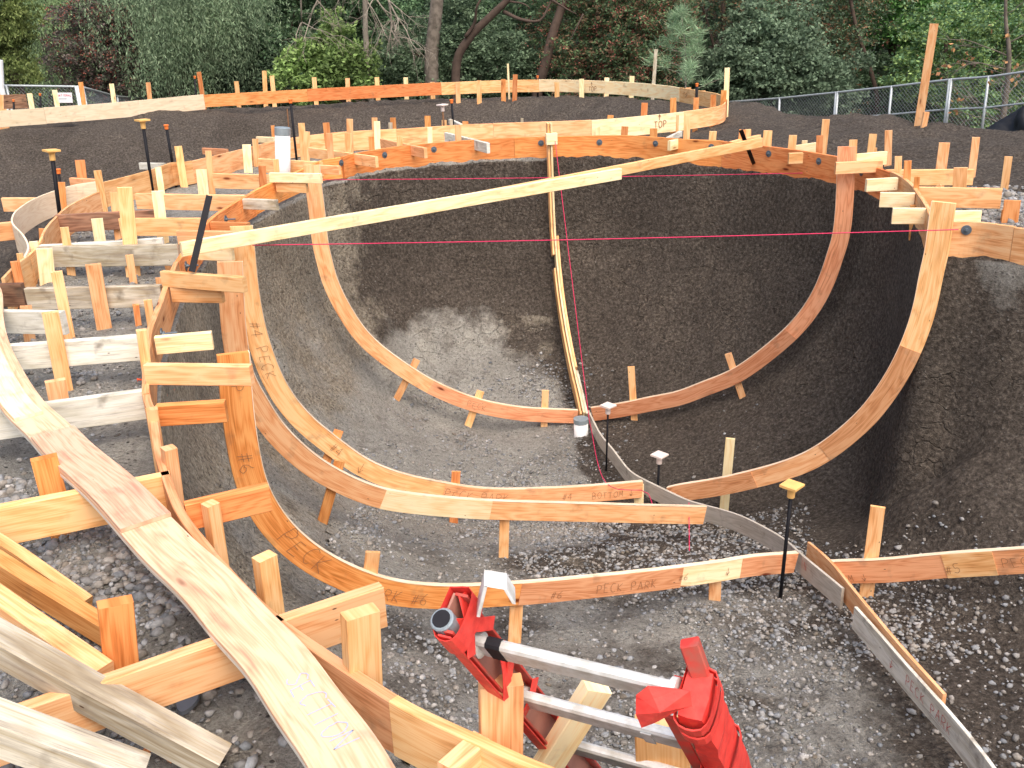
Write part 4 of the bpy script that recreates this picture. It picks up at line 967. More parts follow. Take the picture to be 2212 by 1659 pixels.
# deck stakes at left
for (r, x0, y0, x1, y1, c, wd, lab, tt, yw) in [
  ('a', 1530, 545, 1640, 1640, 't', .095, 'tallest broad stake in the middle of the left deck', .038, 0), ('a', 1395, 600, 1460, 1185, 't', .06, 'slim stake left of the tallest broad stake', .02, 0),
  ('a', 1930, 590, 2010, 1235, 'y', .085, 'yellowish stake to the right of the tallest broad stake', .038, 0), ('a', 1190, 930, 1240, 1262, 'y', .085, 'short yellow stake behind the weathered plank', .038, 0),
  ('a', 790, 1035, 885, 1650, 't', .055, 'slim stake leaning on the weathered plank, left of centre', .03, 0), ('a', 510, 1050, 520, 1240, 'r', .04, 'small orange stake behind the yellow post at left', .03, 0),
  ('a', 410, 1210, 490, 1640, 'y', .055, 'stake on the inner side of the left form, left of the yellow post', .03, 0), ('4', 280, -30, 305, 205, 'y', .10, 'bright yellow broad post at the left end of the weathered plank', .038, 0),
  ('4', 125, 0, 150, 190, 't', .04, 'short stake left of the yellow post, at the left form', .03, 0), ('4', 95, 50, 150, 325, 'r', .055, 'reddish stake at the left form crossing the dark plank end', .03, 0),
  ('4', 358, 115, 440, 525, 't', .06, 'stake nailed to the left end of the mottled plank', .03, 0), ('4', 590, 70, 660, 468, 't', .085, 'orange broad stake in front of the mottled plank', .038, 0),
  ('4', 818, 10, 845, 180, 't', .05, 'stake above the mottled plank near its right end', .03, 0), ('4', 860, 325, 878, 455, 'r', .035, 'stake foot showing below the mottled plank', .03, 0),
  ('4', 1050, 40, 1072, 115, 't', .04, 'small stake behind the rim form above the knotted crosspiece', .02, 0), ('4', 935, 293, 965, 500, 't', .045, 'stake outside the rim form, left of the bolt', .02, 0), ('4', 1003, 155, 1022, 335, 't', .035, 'slim stake at the left end of the knotted crosspiece', .03, 0),
  ('4', 895, 487, 965, 985, 't', .045, 'long stake at the right end of the long whitened plank', .035, 0), ('4', 962, 990, 1025, 1395, 't', .045, 'long stake outside the rim form below the crosspiece', .04, 0),
  ('4', 318, 375, 410, 852, 't', .075, 'broad stake in front of the long whitened plank', .038, 0), ('4', 350, 808, 400, 1060, 't', .085, 'stake beside the curved walkway board, near the small splice', .038, 0),
  ('4', 165, 335, 190, 548, 't', .06, 'stake foot under the short grey plank at left', .038, 0), ('4', 280, 1300, 410, 1795, 'o', .085, 'broad orange stake in front of the yellowish plank', .038, 0),
  ('4', 1085, 1240, 1145, 1700, 't', .045, 'tall stake on the outer side of the rim form, right of the yellowish plank', .05, .3),
  ('4', 1355, 1590, 1415, 1980, 't', .045, 'stake poking up beside the walkway board against the rim form', .045, .5), ('7', 1700, 335, 1760, 770, 't', .06, 'stake between the curved walkway board and the rim form', .045, .5),
  ('7', 735, 635, 800, 1300, 'o', .085, 'broad orange stake behind the big joist at lower left', .045, 0), ('8', 165, 700, 200, 1510, 't', .085, 'tall rough stake outside the rim form left of the ladder', .045, .35),
  ('8', 1040, 1150, 1040, 1900, 't', .095, 'broad double stake just left of the ladder', .045, .1)]:
    stake((r, x0, y0), (r, x1, y1), -.23, wd, MT[c], lab, 'stakes on the left deck', t=tt, yaw=yw, ext=.06)
# floor stakes
FSID = ['Dl', 'Dl', 'Dl', 'Dr', 'Dr', None, 'Al', 'Al', 'Al', 'Bl', 'Bl', 'Cl', 'Cl', 'Cl', 'Er']
for fi, (r, x0, y0, x1, y1, c, wd, lab) in enumerate([
  ('5', 500, 670, 385, 895, 't', .07, 'tilted stake on the left part of the farthest template'), ('5', 903, 870, 833, 1062, 't', .075, 'tilted stake left of centre on the farthest template'),
  ('5', 1313, 865, 1303, 1130, 't', .07, 'upright stake left of the drain on the farthest template'), ('5', 1855, 715, 1878, 1102, 't', .068, 'upright stake right of the drain on the farthest template'),
  ('6', 330, 632, 412, 880, 't', .065, 'leaning stake on the right part of the farthest template'), ('6', 345, 1170, 302, 1640, 'y', .075, 'tall stake on the tall right template near the spine'),
  ('5', 748, 1380, 735, 1640, 'r', .07, 'reddish stake in the middle of the lettered template'), ('5', 1905, 1462, 1902, 1878, 'y', .08, 'yellow stake where the lettered template meets the spine'),
  ('4', 2145, 1120, 2055, 1340, 'r', .07, 'reddish stake at the left bend of the middle template'), ('4', 2150, 1312, 2062, 1625, 'r', .07, 'reddish stake at the left bend of the second nearest template'),
  ('8', 1055, 60, 1050, 242, 't', .07, 'stake foot below the middle of the second nearest template'), ('8', 222, 298, 195, 520, 't', .075, 'stake behind the nearest template left of the ladder'),
  ('8', 1135, 540, 1120, 812, 't', .075, 'stake foot below the nearest template right of the ladder hook'), ('9', 252, 352, 243, 675, 't', .075, 'stake foot below the nearest template at its right joint'),
  ('9', 1278, 10, 1195, 640, 't', .085, 'tall notched stake on the straight template at right')]):
    kw = dict(t=.022, ext=.12)
    if FSID[fi]: stake_on(FSID[fi], (r, x0, y0), (r, x1, y1), wd, MT[c], lab, 'stakes on the bowl floor', **kw)
    else: stake((r, x0, y0), (r, x1, y1), None, wd, MT[c], lab, 'stakes on the bowl floor', **kw)
# diagonal brace & joist end by the ladder
beam(('8', 740, 1680), ('8', 965, 1478), 0, 0, .12, .05, W_TAN, 'joist', 'joist end meeting the double stake at the bottom of the picture', 'plank', GJ)
stake(('8', 1660, 1180), ('8', 1370, 1640), -.25, .07, W_YEL, 'pale diagonal brace seen behind the ladder rungs', 'stakes on the left deck', 'brace', t=.04, yaw=.3)
stake(('8', 2050, 1395), ('8', 2060, 1760), -.3, .13, W_TAN, 'broad light stake behind the lower rungs of the ladder', 'stakes on the left deck', t=.04)

# ------------------------------------------------------------------ capped steel rods, black bars
def rod(top, bot, zb_, label, cap, capmat, r=.009, mat=M_STEEL, group='steel rods with plastic caps'):
    q = px(*bot); base = hit(q) if zb_ is None else atz(q, zb_)
    hd = nrm((base-EYE)*[1, 1, 0]); t_ = onpl(px(*top), base, hd)
    root = empty('capped_rod', base, label, 'rebar', group)
    d = nrm(t_-base); m_ = MB(); m_.tube([base-d*.25, t_-d*.02], r, 8); m_.build('rod', mat, root, True)
    a = nrm(np.cross(d, (0, 1, 0))); b = np.cross(d, a); m_ = MB()
    if cap == 'ball':
        m_.tube([t_-d*.045, t_-d*.04, t_-d*.012, t_-d*.01, t_, t_+d*.004], [.017, .02, .02, .026, .026, .018], 12)
    elif cap == 'square':
        s_ = .055
        m_.tube([t_-d*.085, t_-d*.08, t_-d*.03, t_-d*.012], [.02, .024, .024, .04], 12)
        ca = nrm(a+b)*s_; cb = nrm(a-b)*s_
        m_.box(t_-d*.003, ca, cb, d*.008)
    m_.build('cap', capmat, root, False)
    return root
rod(('1', 325, 950), ('1', 378, 1355), -.1, 'steel rod with flat orange cap at the left deck edge', 'square', M_YCAP, .018)
rod(('1', 367, 1070), ('1', 383, 1165), -.02, 'short steel rod with round orange cap beside the flat orange one', 'ball', M_ORCAP, .012)
rod(('1', 900, 758), ('1', 968, 1222), -.22, 'long steel rod with flat tan cap behind the left deck', 'square', M_YCAP, .016)
rod(('1', 1050, 790), ('1', 1092, 1040), -.02, 'grey steel rod with round orange cap behind the outer form', 'ball', M_ORCAP, .015)
rod(('1', 1837, 628), ('1', 1877, 1012), -.2, 'steel rod with round orange cap beside the white standpipe', 'ball', M_ORCAP, .014)
rod(('2', 660, 662), ('2', 668, 768), -.02, 'rusty rod with flat white cap behind the far rim', 'square', M_WCAP, .012, M_RUST)
rod(('2', 718, 630), ('2', 729, 782), -.02, 'steel rod with round orange cap next to the white capped rod', 'ball', M_ORCAP, .014)
rod(('1', 1233, 482), ('1', 1242, 665), -.3, 'steel rod with round orange cap in front of the pale back form', 'ball', M_ORCAP, .018)
rod(('1', 253, 592), ('1', 262, 730), -.36, 'small orange capped rod behind the pale form at far left', 'ball', M_ORCAP, .02)
rod(('1', 85, 630), ('1', 92, 740), -.36, 'leftmost small orange capped rod behind the pale form', 'ball', M_ORCAP, .02)
rod(('2', 1263, 480), ('2', 1264, 560), -.2, 'orange cap just showing above the back form', 'ball', M_ORCAP, .02)
rod(('d', 1013, 170), ('d', 1008, 345), -.0, 'steel rod with round orange cap at the right bend of the forms', 'ball', M_ORCAP, .02)
rod(('5', 1710, 958), ('5', 1697, 1372), None, 'steel rod with flat pale cap right of the drain', 'square', M_WCAP)
rod(('5', 2035, 1270), ('5', 2018, 1590), None, 'steel rod with flat pink cap where the middle template meets the spine', 'square', M_WCAP, .011)
rod(('6', 735, 1462), ('9', 660, 585), None, 'steel rod with flat yellow cap crossing behind the spine board', 'square', M_YCAP, .012)
m_ = MB(); a = atz(px('1', 1833, 880), -.02); hd = nrm((a-EYE)*[1, 1, 0]); t_ = onpl(px('1', 1817, 690), a, hd); m_.tube([a-Z*.2, (a+t_)/2, t_], .008, 8); tag(m_.build('steel_rod', M_RUST), 'bare rusty rod behind the white standpipe', 'rebar')
def bar(A, zA, B, yB, label):
    a = atz(px(*A), zA); b = aty(px(*B), yB); d = nrm(b-a); hd = nrm((a-EYE)*[1, 1, 0]); s_ = nrm(np.cross(d, hd))
    m_ = MB(); m_.board([a, b], s_, hd, .036, .006, .001); m_.board([a+hd*.006, b+hd*.006], s_, hd, .006, .03, .001)
    tag(m_.build('steel_bar', M_STEEL), label, 'steel bar', 'black steel bars tied to the straightedge')
bar(('f', 735, 530), .1, ('1', 1345, 1245), 5.75, 'black steel bar leaning over the left end of the straightedge')
bar(('d', 1755, 1210), -.25, ('d', 1575, 735), 9.1, 'black steel bar crossing the right end of the straightedge')

# ------------------------------------------------------------------ drain and standpipe
def pipe(base, r, h, tape, label, tiltv=(0, 0, 1)):
    root = empty('pipe', base, label, 'pipe'); d = nrm(V3(tiltv)); m_ = MB()
    m_.tube([base-d*.2, base+d*(h-tape)], r, 28); m_.build('pipe_body', M_PVC, root, True)
    m_ = MB(); m_.tube([base+d*(h-tape), base+d*(h-.001), base+d*h, base+d*(h+.0005)], [r+.003, r+.003, r+.002, r*.5], 28); m_.build('duct_tape', M_TAPE, root)
    return root
pb = hit(px('5', 1543, 1165)); pipe(pb+V3((0, .08, -.02)), .072, .20, .045, 'white drain pipe stub capped with tape at the bottom of the bowl')
sb = aty(px('b', 1440, 640), atz(px('b', 1440, 700), -.05)[1]+.0); stp = aty(px('b', 1435, 205), sb[1]); pipe(sb-Z*.15, .075, (stp-sb)[2]+.15, .07, 'tall white standpipe topped with grey tape behind the left rim', (stp-sb))

# ------------------------------------------------------------------ string lines
def string(pts, label):
    P = resample(pts, n=24)
    if len(pts) == 2: P[:, 2] -= np.sin(np.linspace(0, 3.14, 24))*.01
    m_ = MB(); m_.tube(P, .0033, 5); tag(m_.build('string_line', M_STRING), label, 'string', 'pink mason lines')
string([atz(px('b', 1930, 850), -.14), atz(px('3', 800, 1095), -.20)], 'far pink string line stretched across the bowl below the rim form')
string([atz(px('f', 1440, 195), .02), atz(px('e', 2212, 1410), .02)], 'nearer pink string line stretched across the bowl from template to template')
sA = s0+V3((.035, -.03, -.02)); sB = hit(px('9', 85, 300))+Z*.02
sM = atz(px('5', 1590, 1050), -2.42); sN = atz(px('5', 1690, 1440), -2.33)
string([sA, sM], 'pink string hanging beside the spine template down to the drain'); string([sM, sN, atz(px('5', 1940, 1500), -2.3), atz(px('5', 1990, 1590), -2.3)], 'pink string running along the spine from the drain to the lettered template')
string([atz(px('9', 83, -20), -2.15), sB], 'pink string end hanging below the second nearest template')

# ------------------------------------------------------------------ curved walkway board (an unused template lying flat)
WK = [('4', -20, 180), ('4', 15, 240), ('4', 22, 400), ('4', 60, 560), ('4', 150, 740), ('4', 280, 930), ('4', 430, 1060), ('4', 600, 1230), ('4', 840, 1420), ('7', 1080, 62), ('7', 1250, 230), ('7', 1400, 350), ('7', 1560, 500), ('7', 1700, 660), ('7', 1860, 800), ('7', 2000, 960), ('7', 2120, 1130), ('8', 0, 1170), ('8', 100, 1270), ('8', 230, 1430), ('8', 370, 1659), ('8', 480, 1850)]
wkP = resample([atz(px(*q), .03) for q in WK], step=.03)
for _ in range(10): wkP[1:-1] = (wkP[:-2]+2*wkP[1:-1]+wkP[2:])/4
T = np.gradient(wkP, axis=0); T /= np.linalg.norm(T, axis=1)[:, None]
Nn = np.stack([T[:, 1], -T[:, 0], 0*T[:, 0]], 1); Nn = Nn if Nn[10][0] < 0 else -Nn
wr = empty('walkway_board', wkP[60]-Z*.03, 'long curved plywood board lying flat across the joists in the left foreground', 'walkway')
WW = .155
m_ = MB(); m_.board(wkP, Nn, -Z, WW, .014, .0015); m_.build('board', W_PALE, wr)
m_ = MB(); m_.board(wkP-Z*.0155+Nn*.003, Nn, -Z, WW-.004, .014, .0015); m_.build('under_board', W_CONC, wr)
def iw(q):
    p = atz(px(*q), .03); return int(np.argmin(np.linalg.norm(wkP-p, axis=1)))
i1 = iw(('4', 370, 1000)); i2 = iw(('4', 480, 1105)); i3 = iw(('7', 1105, 105))
m_ = MB(); m_.board(wkP[:i1]+Z*.0145+Nn[:i1]*.045, Nn[:i1], -Z, .105, .0135, .0015); m_.build('splice_plate', W_YEL, wr)
m_ = MB(); m_.board(wkP[i2:i3]+Z*.0145, Nn[i2:i3], -Z, WW, .0135, .0015); m_.build('splice_plate', W_PALE, wr)
Lw = np.r_[0, np.cumsum(np.linalg.norm(np.diff(wkP, axis=0), axis=1))]
def fnW(uu, v):
    i = np.interp(uu, Lw, np.arange(len(wkP))); j = int(min(len(wkP)-2, max(0, math.floor(i))))
    return wkP[j]+(wkP[j+1]-wkP[j])*(i-j)+Nn[j]*(WW-v)+Z*.0015, Z
write('SECTION', fnW, Lw[iw(('7', 2060, 1020))]-.02, .06, .06, M_BLUEMARK, wr, .003, .7)

# ------------------------------------------------------------------ extension ladder leaning on the near rim
LO = V3((-.0897671, 1.72910355, .23940501)); LA = nrm(V3((.88359885, -.46623874, .0432957))); LB = nrm(V3((.28497732, .46209391, -.8397959)))
LN = nrm(np.cross(LA, LB)); LN = LN if (EYE-LO) @ LN > 0 else -LN      # towards the camera
lad = empty('ladder', LO+LB*2.3, 'red fibreglass ladder with aluminium rungs leaning on the near rim, red tape on top', 'ladder')
LWd = .42
for sgn, org in ((-1, LO-LA*.012), (1, LO+LA*(LWd+.012))):
    out = LA*sgn
    m_ = MB(); top = -.155 if sgn < 0 else .03
    P0, P1 = org+LB*top, org+LB*2.35
    m_.board([P0-LN*.04, P1-LN*.04], LN, out, .08, .005, .001)                       # web
    m_.build('side_rail', M_PINKF, lad)
    m_ = MB()
    for e_ in (-.042, .036): m_.board([P0+LN*e_-out*.0, P1+LN*e_-out*.0], LN, -out, .006, .028, .001)
    m_.build('rail_flange', M_REDF, lad)
def dring(c, e1, e2, r): return None
for i in range(8):
    a, b = LO+LB*.305*i-LA*.008, LO+LB*.305*i+LA*(LWd+.008)
    m_ = MB(); k = 24; rings = []
    def dsec(P_, sc_=1.0):
        ring = []
        for j in range(k):
            th = 2*math.pi*j/k; rr = .024*(1+(.035 if j % 2 else -.035))
            ux = math.cos(th)*rr*1.5; uy = min(.012, max(-.013, math.sin(th)*rr))
            ring.append(P_+(LB*ux*.9+LN*uy)*sc_)
        return np.array(ring)
    for P_ in (a, a+LA*.01, b-LA*.01, b): rings.append(dsec(P_))
    m_.ringsweep(rings, [0, .01, LWd, LWd+.01], [j*.005 for j in range(k+1)])
    rg = m_.build('rung', M_ALU, lad)
    m_ = MB(); m_.tube([a+LA*.002, a+LA*.014, a+LA*.016], [.028, .028, .022], 16); m_.build('collar', M_ALU, rg); m_ = MB(); m_.tube([b-LA*.016, b-LA*.014, b-LA*.002], [.022, .028, .028], 16); m_.build('collar', M_ALU, rg)
    if i == 0:
        m_ = MB(); m_.ringsweep([dsec(a+LA*q_, 1.09) for q_ in (.035, .05, .068)], [0, .01, .02], [j*.005 for j in range(k+1)]); m_.build('grip_tape', M_BLACKT, rg)
    if i == 1:
        c_ = a*.28+b*.72; m_ = MB(); m_.box(c_+LN*.0145, LA*.012, LB*.03, LN*.0015); m_.build('clip', M_ALU, rg)
# taped top of left rail: several wraps and crossing bands
def band(P, Q, wdt, nrm_, mat=M_RED, name='red_tape'):
    d = nrm(Q-P); s_ = nrm(np.cross(d, nrm_)); mid = (P+Q)/2
    m_ = MB(); pts_ = resample([P, mid+nrm_*.006, Q], n=8); m_.board(pts_-s_[None]*wdt/2, s_, nrm_, wdt, .0035, .001); return m_.build(name, mat, lad)
Lr = LO-LA*.014
def LP(a_, b_, c_):
    b_ = b_+(.045 if b_ < -.08 else 0); return Lr+LA*a_+LB*b_+LN*c_
band(LP(.01, -.19, -.045), LP(.035, -.06, .046), .03, LA); band(LP(.01, -.20, .03), LP(.034, -.02, -.045), .03, LA); band(LP(.012, .09, -.045), LP(.034, .17, .045), .035, LA); band(LP(.012, .20, .045), LP(.034, .10, -.045), .03, LA)
band(LP(.012, .33, .045), LP(.034, .28, -.045), .03, LA); band(LP(.012, .52, .045), LP(.034, .5, -.045), .03, LA)
for bb in (-.205, -.172): 
    m_ = MB(); loop = [LP(-.012, bb, -.047), LP(-.012, bb+.004, .047), LP(.034, bb+.01, .049), LP(.036, bb+.004, -.049), LP(-.012, bb, -.047)]
    m_.board(resample(loop, n=24), LB, nrm(V3((0, .3, 1))), .032, .003, .0008); m_.build('red_tape', M_RED, lad)
m_ = MB(); m_.tube([LP(-.002, -.207, .02), LP(-.002, -.204, .02), LP(-.002, -.12, .02)], [.022, .025, .025], 16); m_.build('rail_end_cover', M_TAPE, lad)
m_ = MB(); m_.tube([LP(-.002, -.2085, .02), LP(-.002, -.2075, .02)], [.019, .019], 16); m_.build('rail_end_shade_disc', M_BLACKT, lad)  # flat black disc, painted shade for the inside of the hollow end
m_ = MB(); m_.board([LP(.0, -.20, .048), LP(.0, .62, .048)], LA, LN, .03, .004, .001); m_.build('red_tape', M_RED, lad)
# aluminium hook at the top
m_ = MB(); hk0 = LP(.02, -.14, -.02); up_ = nrm(Z*.9+FW*.25)
q1, q2, q3 = onpl(px('8', 925, 420), hk0, nrm(FW*[1, 1, 0])), onpl(px('8', 1045, 440), hk0, nrm(FW*[1, 1, 0])), onpl(px('8', 1100, 530), hk0, nrm(FW*[1, 1, 0]))
hh = nrm(FW*[1, 1, 0]); q0 = onpl(px('8', 880, 610), hk0, hh)
pth = resample([q0, q1*.97+q0*.03, q1, q1*.95+q2*.05, q2*.95+q1*.05, q2, q2*.9+q3*.1, q3], n=30)
m_.board(pth-hh*.05, hh, nrm(np.cross(hh, q1-q0)), .06, .007, .001); m_.build('hook', M_ALU, lad)
# right rail wrapped entirely in red tape with a flap and wood stub
Rr = LO+LA*(LWd+.042)
def RP(a_, b_, c_): return Rr+LA*a_+LB*b_+LN*c_
m_ = MB(); bs = np.linspace(-.012, 1.0, 26); rings = []
for b0 in bs:
    wob = RNG.uniform(-.0035, .0035, 8)
    pr = [(-.022, -.044), (.0, -.047), (.026, -.044), (.028, 0), (.026, .044), (.0, .047), (-.022, .044), (-.025, 0)]
    rings.append(np.array([RP(p_+wob[j_], b0, q_+wob[(j_+3) % 8]) for j_, (p_, q_) in enumerate(pr)]))
m_.ringsweep(rings, bs, [j_*.03 for j_ in range(9)]); m_.build('tape_wrap', M_RED, lad)
for bb in (-.015, .03, .28):
    m_ = MB(); loop = [RP(-.027, bb, -.05), RP(-.027, bb+.006, .05), RP(.03, bb+.012, .05), RP(.032, bb+.004, -.05), RP(-.027, bb, -.05)]
    m_.board(resample(loop, n=24), LB, LN, .03, .004, .001); m_.build('red_tape', M_RED, lad)
# flap
fl0 = RP(-.05, -.03, .06); flv = [px('8', 2060, 1160), px('8', 1960, 1155), px('8', 1885, 1210), px('8', 1885, 1310), px('8', 1920, 1415), px('8', 2010, 1370), px('8', 2160, 1300), px('8', 2240, 1260), px('8', 2230, 1175)]
hp = nrm((fl0-EYE)*[1, 1, 0]); fv = [onpl(q, fl0, hp) for q in flv]; cen = np.mean(fv, 0)-hp*.02
m_ = MB(); nb_ = len(m_.v)
for v_ in fv: m_.v.append(tuple(v_-hp*random.uniform(-.008, .008)))
m_.v.append(tuple(cen))
for v_ in fv: m_.v.append(tuple(v_+hp*.004))
m_.v.append(tuple(cen+hp*.004))
k = len(fv)
for j in range(k):
    j2 = (j+1) % k
    for f_ in ((j, j2, k), (k+1+j2, k+1+j, 2*k+1)): m_.f.append(f_); m_.m.append(0); m_.uv.append([(0, 0), (1, 0), (0, 1)])
    m_.f.append((j, k+1+j, k+1+j2, j2)); m_.m.append(0); m_.uv.append([(0, 0)]*4)
m_.build('tape_flap', M_RED, lad)
wsb = RP(.0, .04, .0); hw = nrm((wsb-EYE)*[1, 1, 0]); wsb = onpl(px('9', 175, 1150), wsb, hw); wt = onpl(px('9', 85, 895), wsb, hw)
m_ = MB(); s_ = nrm(np.cross(nrm(wt-wsb), hw)); m_.board([wsb-s_*.018, wt-s_*.018], s_, hw, .036, .03, .003); m_.build('wood_stub', M_REDF, lad)

# ------------------------------------------------------------------ small litter
sole = hit(px('7', 1195, 1250)); m_ = MB(); 
rings = []
for zz in (0, .012): rings.append(np.array([sole+V3((math.cos(t)*.024*(1+.15*math.cos(t*2)), math.sin(t)*.055, zz+.006)) for t in np.linspace(0, 6.28, 20, endpoint=False)]))
m_.ringsweep(rings, [0, .01], [0]*21); tag(m_.build('rubber_offcut', M_SOLE), 'grey oval rubber scrap lying on the gravel under the big joist', 'litter')
m_ = MB(); c0 = hit(px('7', 860, 1625)); m_.board(resample([c0, c0+V3((.04, .012, .02)), c0+V3((.09, -.01, .0))], n=8), V3((0, 1, 0)), Z, .03, .006, .001); tag(m_.build('bark_scrap', W_RED), 'curled reddish wood scrap at the bottom edge of the gravel', 'litter')
PM = MB()
for q in [('4', 1105, 870), ('4', 1130, 885), ('4', 1045, 912), ('4', 1110, 940), ('4', 1140, 830), ('4', 890, 820), ('4', 1225, 318), ('4', 1160, 690), ('4', 1268, 75), ('4', 1085, 880)]:
    c0 = hit(px(*q)); P_ = np.array([c0+V3((random.uniform(-.02, .02), random.uniform(-.02, .02), .012+random.uniform(0, .01))) for _ in range(6)])
    for _ in range(5):
        a_, b_, d_ = random.sample(range(6), 3); PM.quad(P_[a_], P_[b_], P_[d_], (P_[d_]+P_[a_])/2+Z*.012)
tag(PM.build('paint_flecks', M_FLUO), 'bright orange marking paint specks on the soil behind the nearest template', 'marking paint', None, 'stuff')

# ------------------------------------------------------------------ fences
def fence(px_top, depths, posts_px, hgt, label, midrail=None, sign=None, dia=.085):
    a = aty(px_top[0], depths[0]); b = aty(px_top[-1], depths[-1])
    root = empty('chain_link_fence', (a+b)/2-Z*hgt, label, 'fence')
    hv = nrm((b-a)*[1, 1, 0]); n = np.array([-hv[1], hv[0], 0])
    tops = [onpl(q, a, n) for q in px_top]
    S_ = [float((p-a) @ hv) for p in tops]; ZT = [p[2] for p in tops]
    o_ = np.argsort(S_); S_ = np.array(S_)[o_]; ZT = np.array(ZT)[o_]
    L_ = S_[-1]
    P = lambda s_, dz: np.r_[(a+hv*s_)[:2], np.interp(s_, S_, ZT)+dz]
    m_ = MB(); m_.tube([P(s_, 0) for s_ in np.linspace(0, L_, 30)], .024, 8); m_.build('top_rail', M_GALV, root, True)
    if midrail is not None:
        m_ = MB(); m_.tube([P(s_, -midrail) for s_ in np.linspace(0, L_*1, 30)], .02, 8); m_.build('middle_rail', M_GALV, root, True)
    for q in posts_px:
        p = onpl(q, a, n); s_ = float((p-a) @ hv); m_ = MB(); m_.tube([P(s_, .02), P(s_, -hgt-.3)], .03, 8); m_.build('post', M_GALV, root, True)
    # mesh as crossing wires
    V = []; F = []
    w_ = .0028; st = dia
    for sg in (1, -1):
        for s0_ in np.arange(-hgt, L_+hgt, st):
            t0, t1 = 0.0, hgt
            xa, xb = (s0_, s0_+hgt*sg)
            # clip
            if sg > 0: ta, tb = max(0, -s0_), min(hgt, L_-s0_)
            else: ta, tb = max(0, s0_-L_), min(hgt, s0_)
            if tb-ta < .02: continue
            p = P(s0_+sg*ta, -ta)+n*w_*sg; q = P(s0_+sg*tb, -tb)+n*w_*sg
            pr = nrm(np.cross(q-p, n))*w_; k_ = len(V)
            for c in (p, q):
                V += [c+pr, c-pr*.5+n*w_, c-pr*.5-n*w_]
            F += [(k_, k_+1, k_+4, k_+3), (k_+1, k_+2, k_+5, k_+4), (k_+2, k_, k_+3, k_+5)]
    npmesh('chain_link', V, F, M_WIRE, parent=root)
    return a, hv, n, P, root
fr = fence([px('3', 320, 646), px('3', 657, 622), px('3', 1020, 585), px('3', 1365, 548), px('3', 1740, 503), px('3', 1980, 487), px('3', 2203, 455), px('3', 2800, 370)], [27, 0, 0, 0, 0, 0, 0, 18.5],
           [px('3', 657, 622), px('3', 1014, 585), px('3', 1024, 585), px('3', 1366, 548), px('3', 1732, 504), px('3', 1744, 503), px('3', 1980, 487), px('3', 2420, 425)], 1.35, 'chain link fence rising to the right behind the dark soil bank', .6)
fence([px('1', -300, 545), px('1', 20, 541), px('1', 478, 548)], [23, 0, 23], [px('1', 5, 380), px('1', 478, 548), px('1', 490, 548)], 1.8, 'chain link fence panel at the far left carrying a white sign', None)
fence([px('1', 525, 552), px('1', 740, 610), px('1', 1500, 668)], [23.5, 0, 44], [px('1', 525, 552), px('1', 740, 610), px('1', 850, 618), px('1', 1080, 636)], 1.8, 'chain link fence panel running away behind the pale form at left', None)
m_ = MB(); a = aty(px('1', 10, 560), 22.8); m_.tube([a-Z*2, a, aty(px('1', 0, 380), 22.8)], .06, 10); tag(m_.build('white_post', M_PVC), 'white post at the very left edge by the fence', 'post')
def signboard(x0, y0, x1, y1, r, dep, label, text, sz):
    p = aty(px(r, x0, y1), dep); q = aty(px(r, x1, y1), dep); t_ = aty(px(r, x0, y0), dep); 
    hv = nrm(q-p); up_ = nrm(np.cross(hv, nrm(EYE-p))); up_ = up_ if up_[2] > 0 else -up_; n = nrm(np.cross(hv, up_)); n = n if (EYE-p) @ n > 0 else -n
    W_, H_ = np.linalg.norm(q-p), abs((t_-p) @ up_)
    m_ = MB(); m_.board([p, q], up_, -n, H_, .01, .001); o = m_.build('fence_sign', M_SIGN); tag(o, label, 'sign', 'white fence signs')
    fn = lambda u_, v_: (p+hv*u_+up_*v_+n*.006, n)
    write(text, fn, W_*.04, H_*.62, W_*.14, M_SIGNR, o, W_*.02, .86, 'lettering')
    for kk in range(2):
        m_ = MB(); y_ = H_*(.2+.16*kk); m_.quad(p+hv*W_*.1+up_*y_+n*.006, p+hv*W_*(.9-.25*kk)+up_*y_+n*.006, p+hv*W_*(.9-.25*kk)+up_*(y_+H_*.05)+n*.006, p+hv*W_*.1+up_*(y_+H_*.05)+n*.006); m_.build('small_print', M_LINER if kk else M_SIGN, o)
signboard(362, 586, 460, 650, '1', 22.9, 'white sign with red lettering on the left fence panel', 'NATIONAL', .1)
signboard(340, 655, 412, 700, '3', 26.4, 'small white sign with red lettering hanging at the left end of the right fence', 'NATIONAL', .1)
# pallet-like panel behind the pale form at far left
pp = aty(px('1', 20, 690), 20.5); m_ = MB(); m_.board([pp, aty(px('1', 178, 685), 20.5)], Z, V3((0, 1, 0)), .27, .02, .003); tag(m_.build('site_board', W_DARK), 'brown sheet standing behind the pale form at far left', 'board')

# black tarp heap at right edge
tb = [px('3', 2060, 885), px('3', 2110, 830), px('3', 2170, 780), px('3', 2203, 700), px('3', 2420, 620)]
c0 = aty(px('3', 2400, 880), 17.0); rngs = []
for k_, fr_ in enumerate(np.linspace(0, 1, 14)):
    rr = 1.05*(1-fr_**1.6)+.05; 
    rngs.append(np.array([V3((c0[0]+.1+rr*math.cos(t)*(1+.18*math.sin(3*t+k_)), c0[1]+.7+rr*math.sin(t)*.8, c0[2]-.5+fr_*1.15+.08*math.sin(5*t+k_*.9))) for t in np.linspace(0, 2*math.pi, 40, endpoint=False)]))
m_ = MB(); m_.ringsweep(rngs, list(range(14)), [0]*41); tag(m_.build('tarp_heap', M_TARP, None, True), 'heap covered by black tarpaulin at the right edge of the picture', 'tarpaulin')

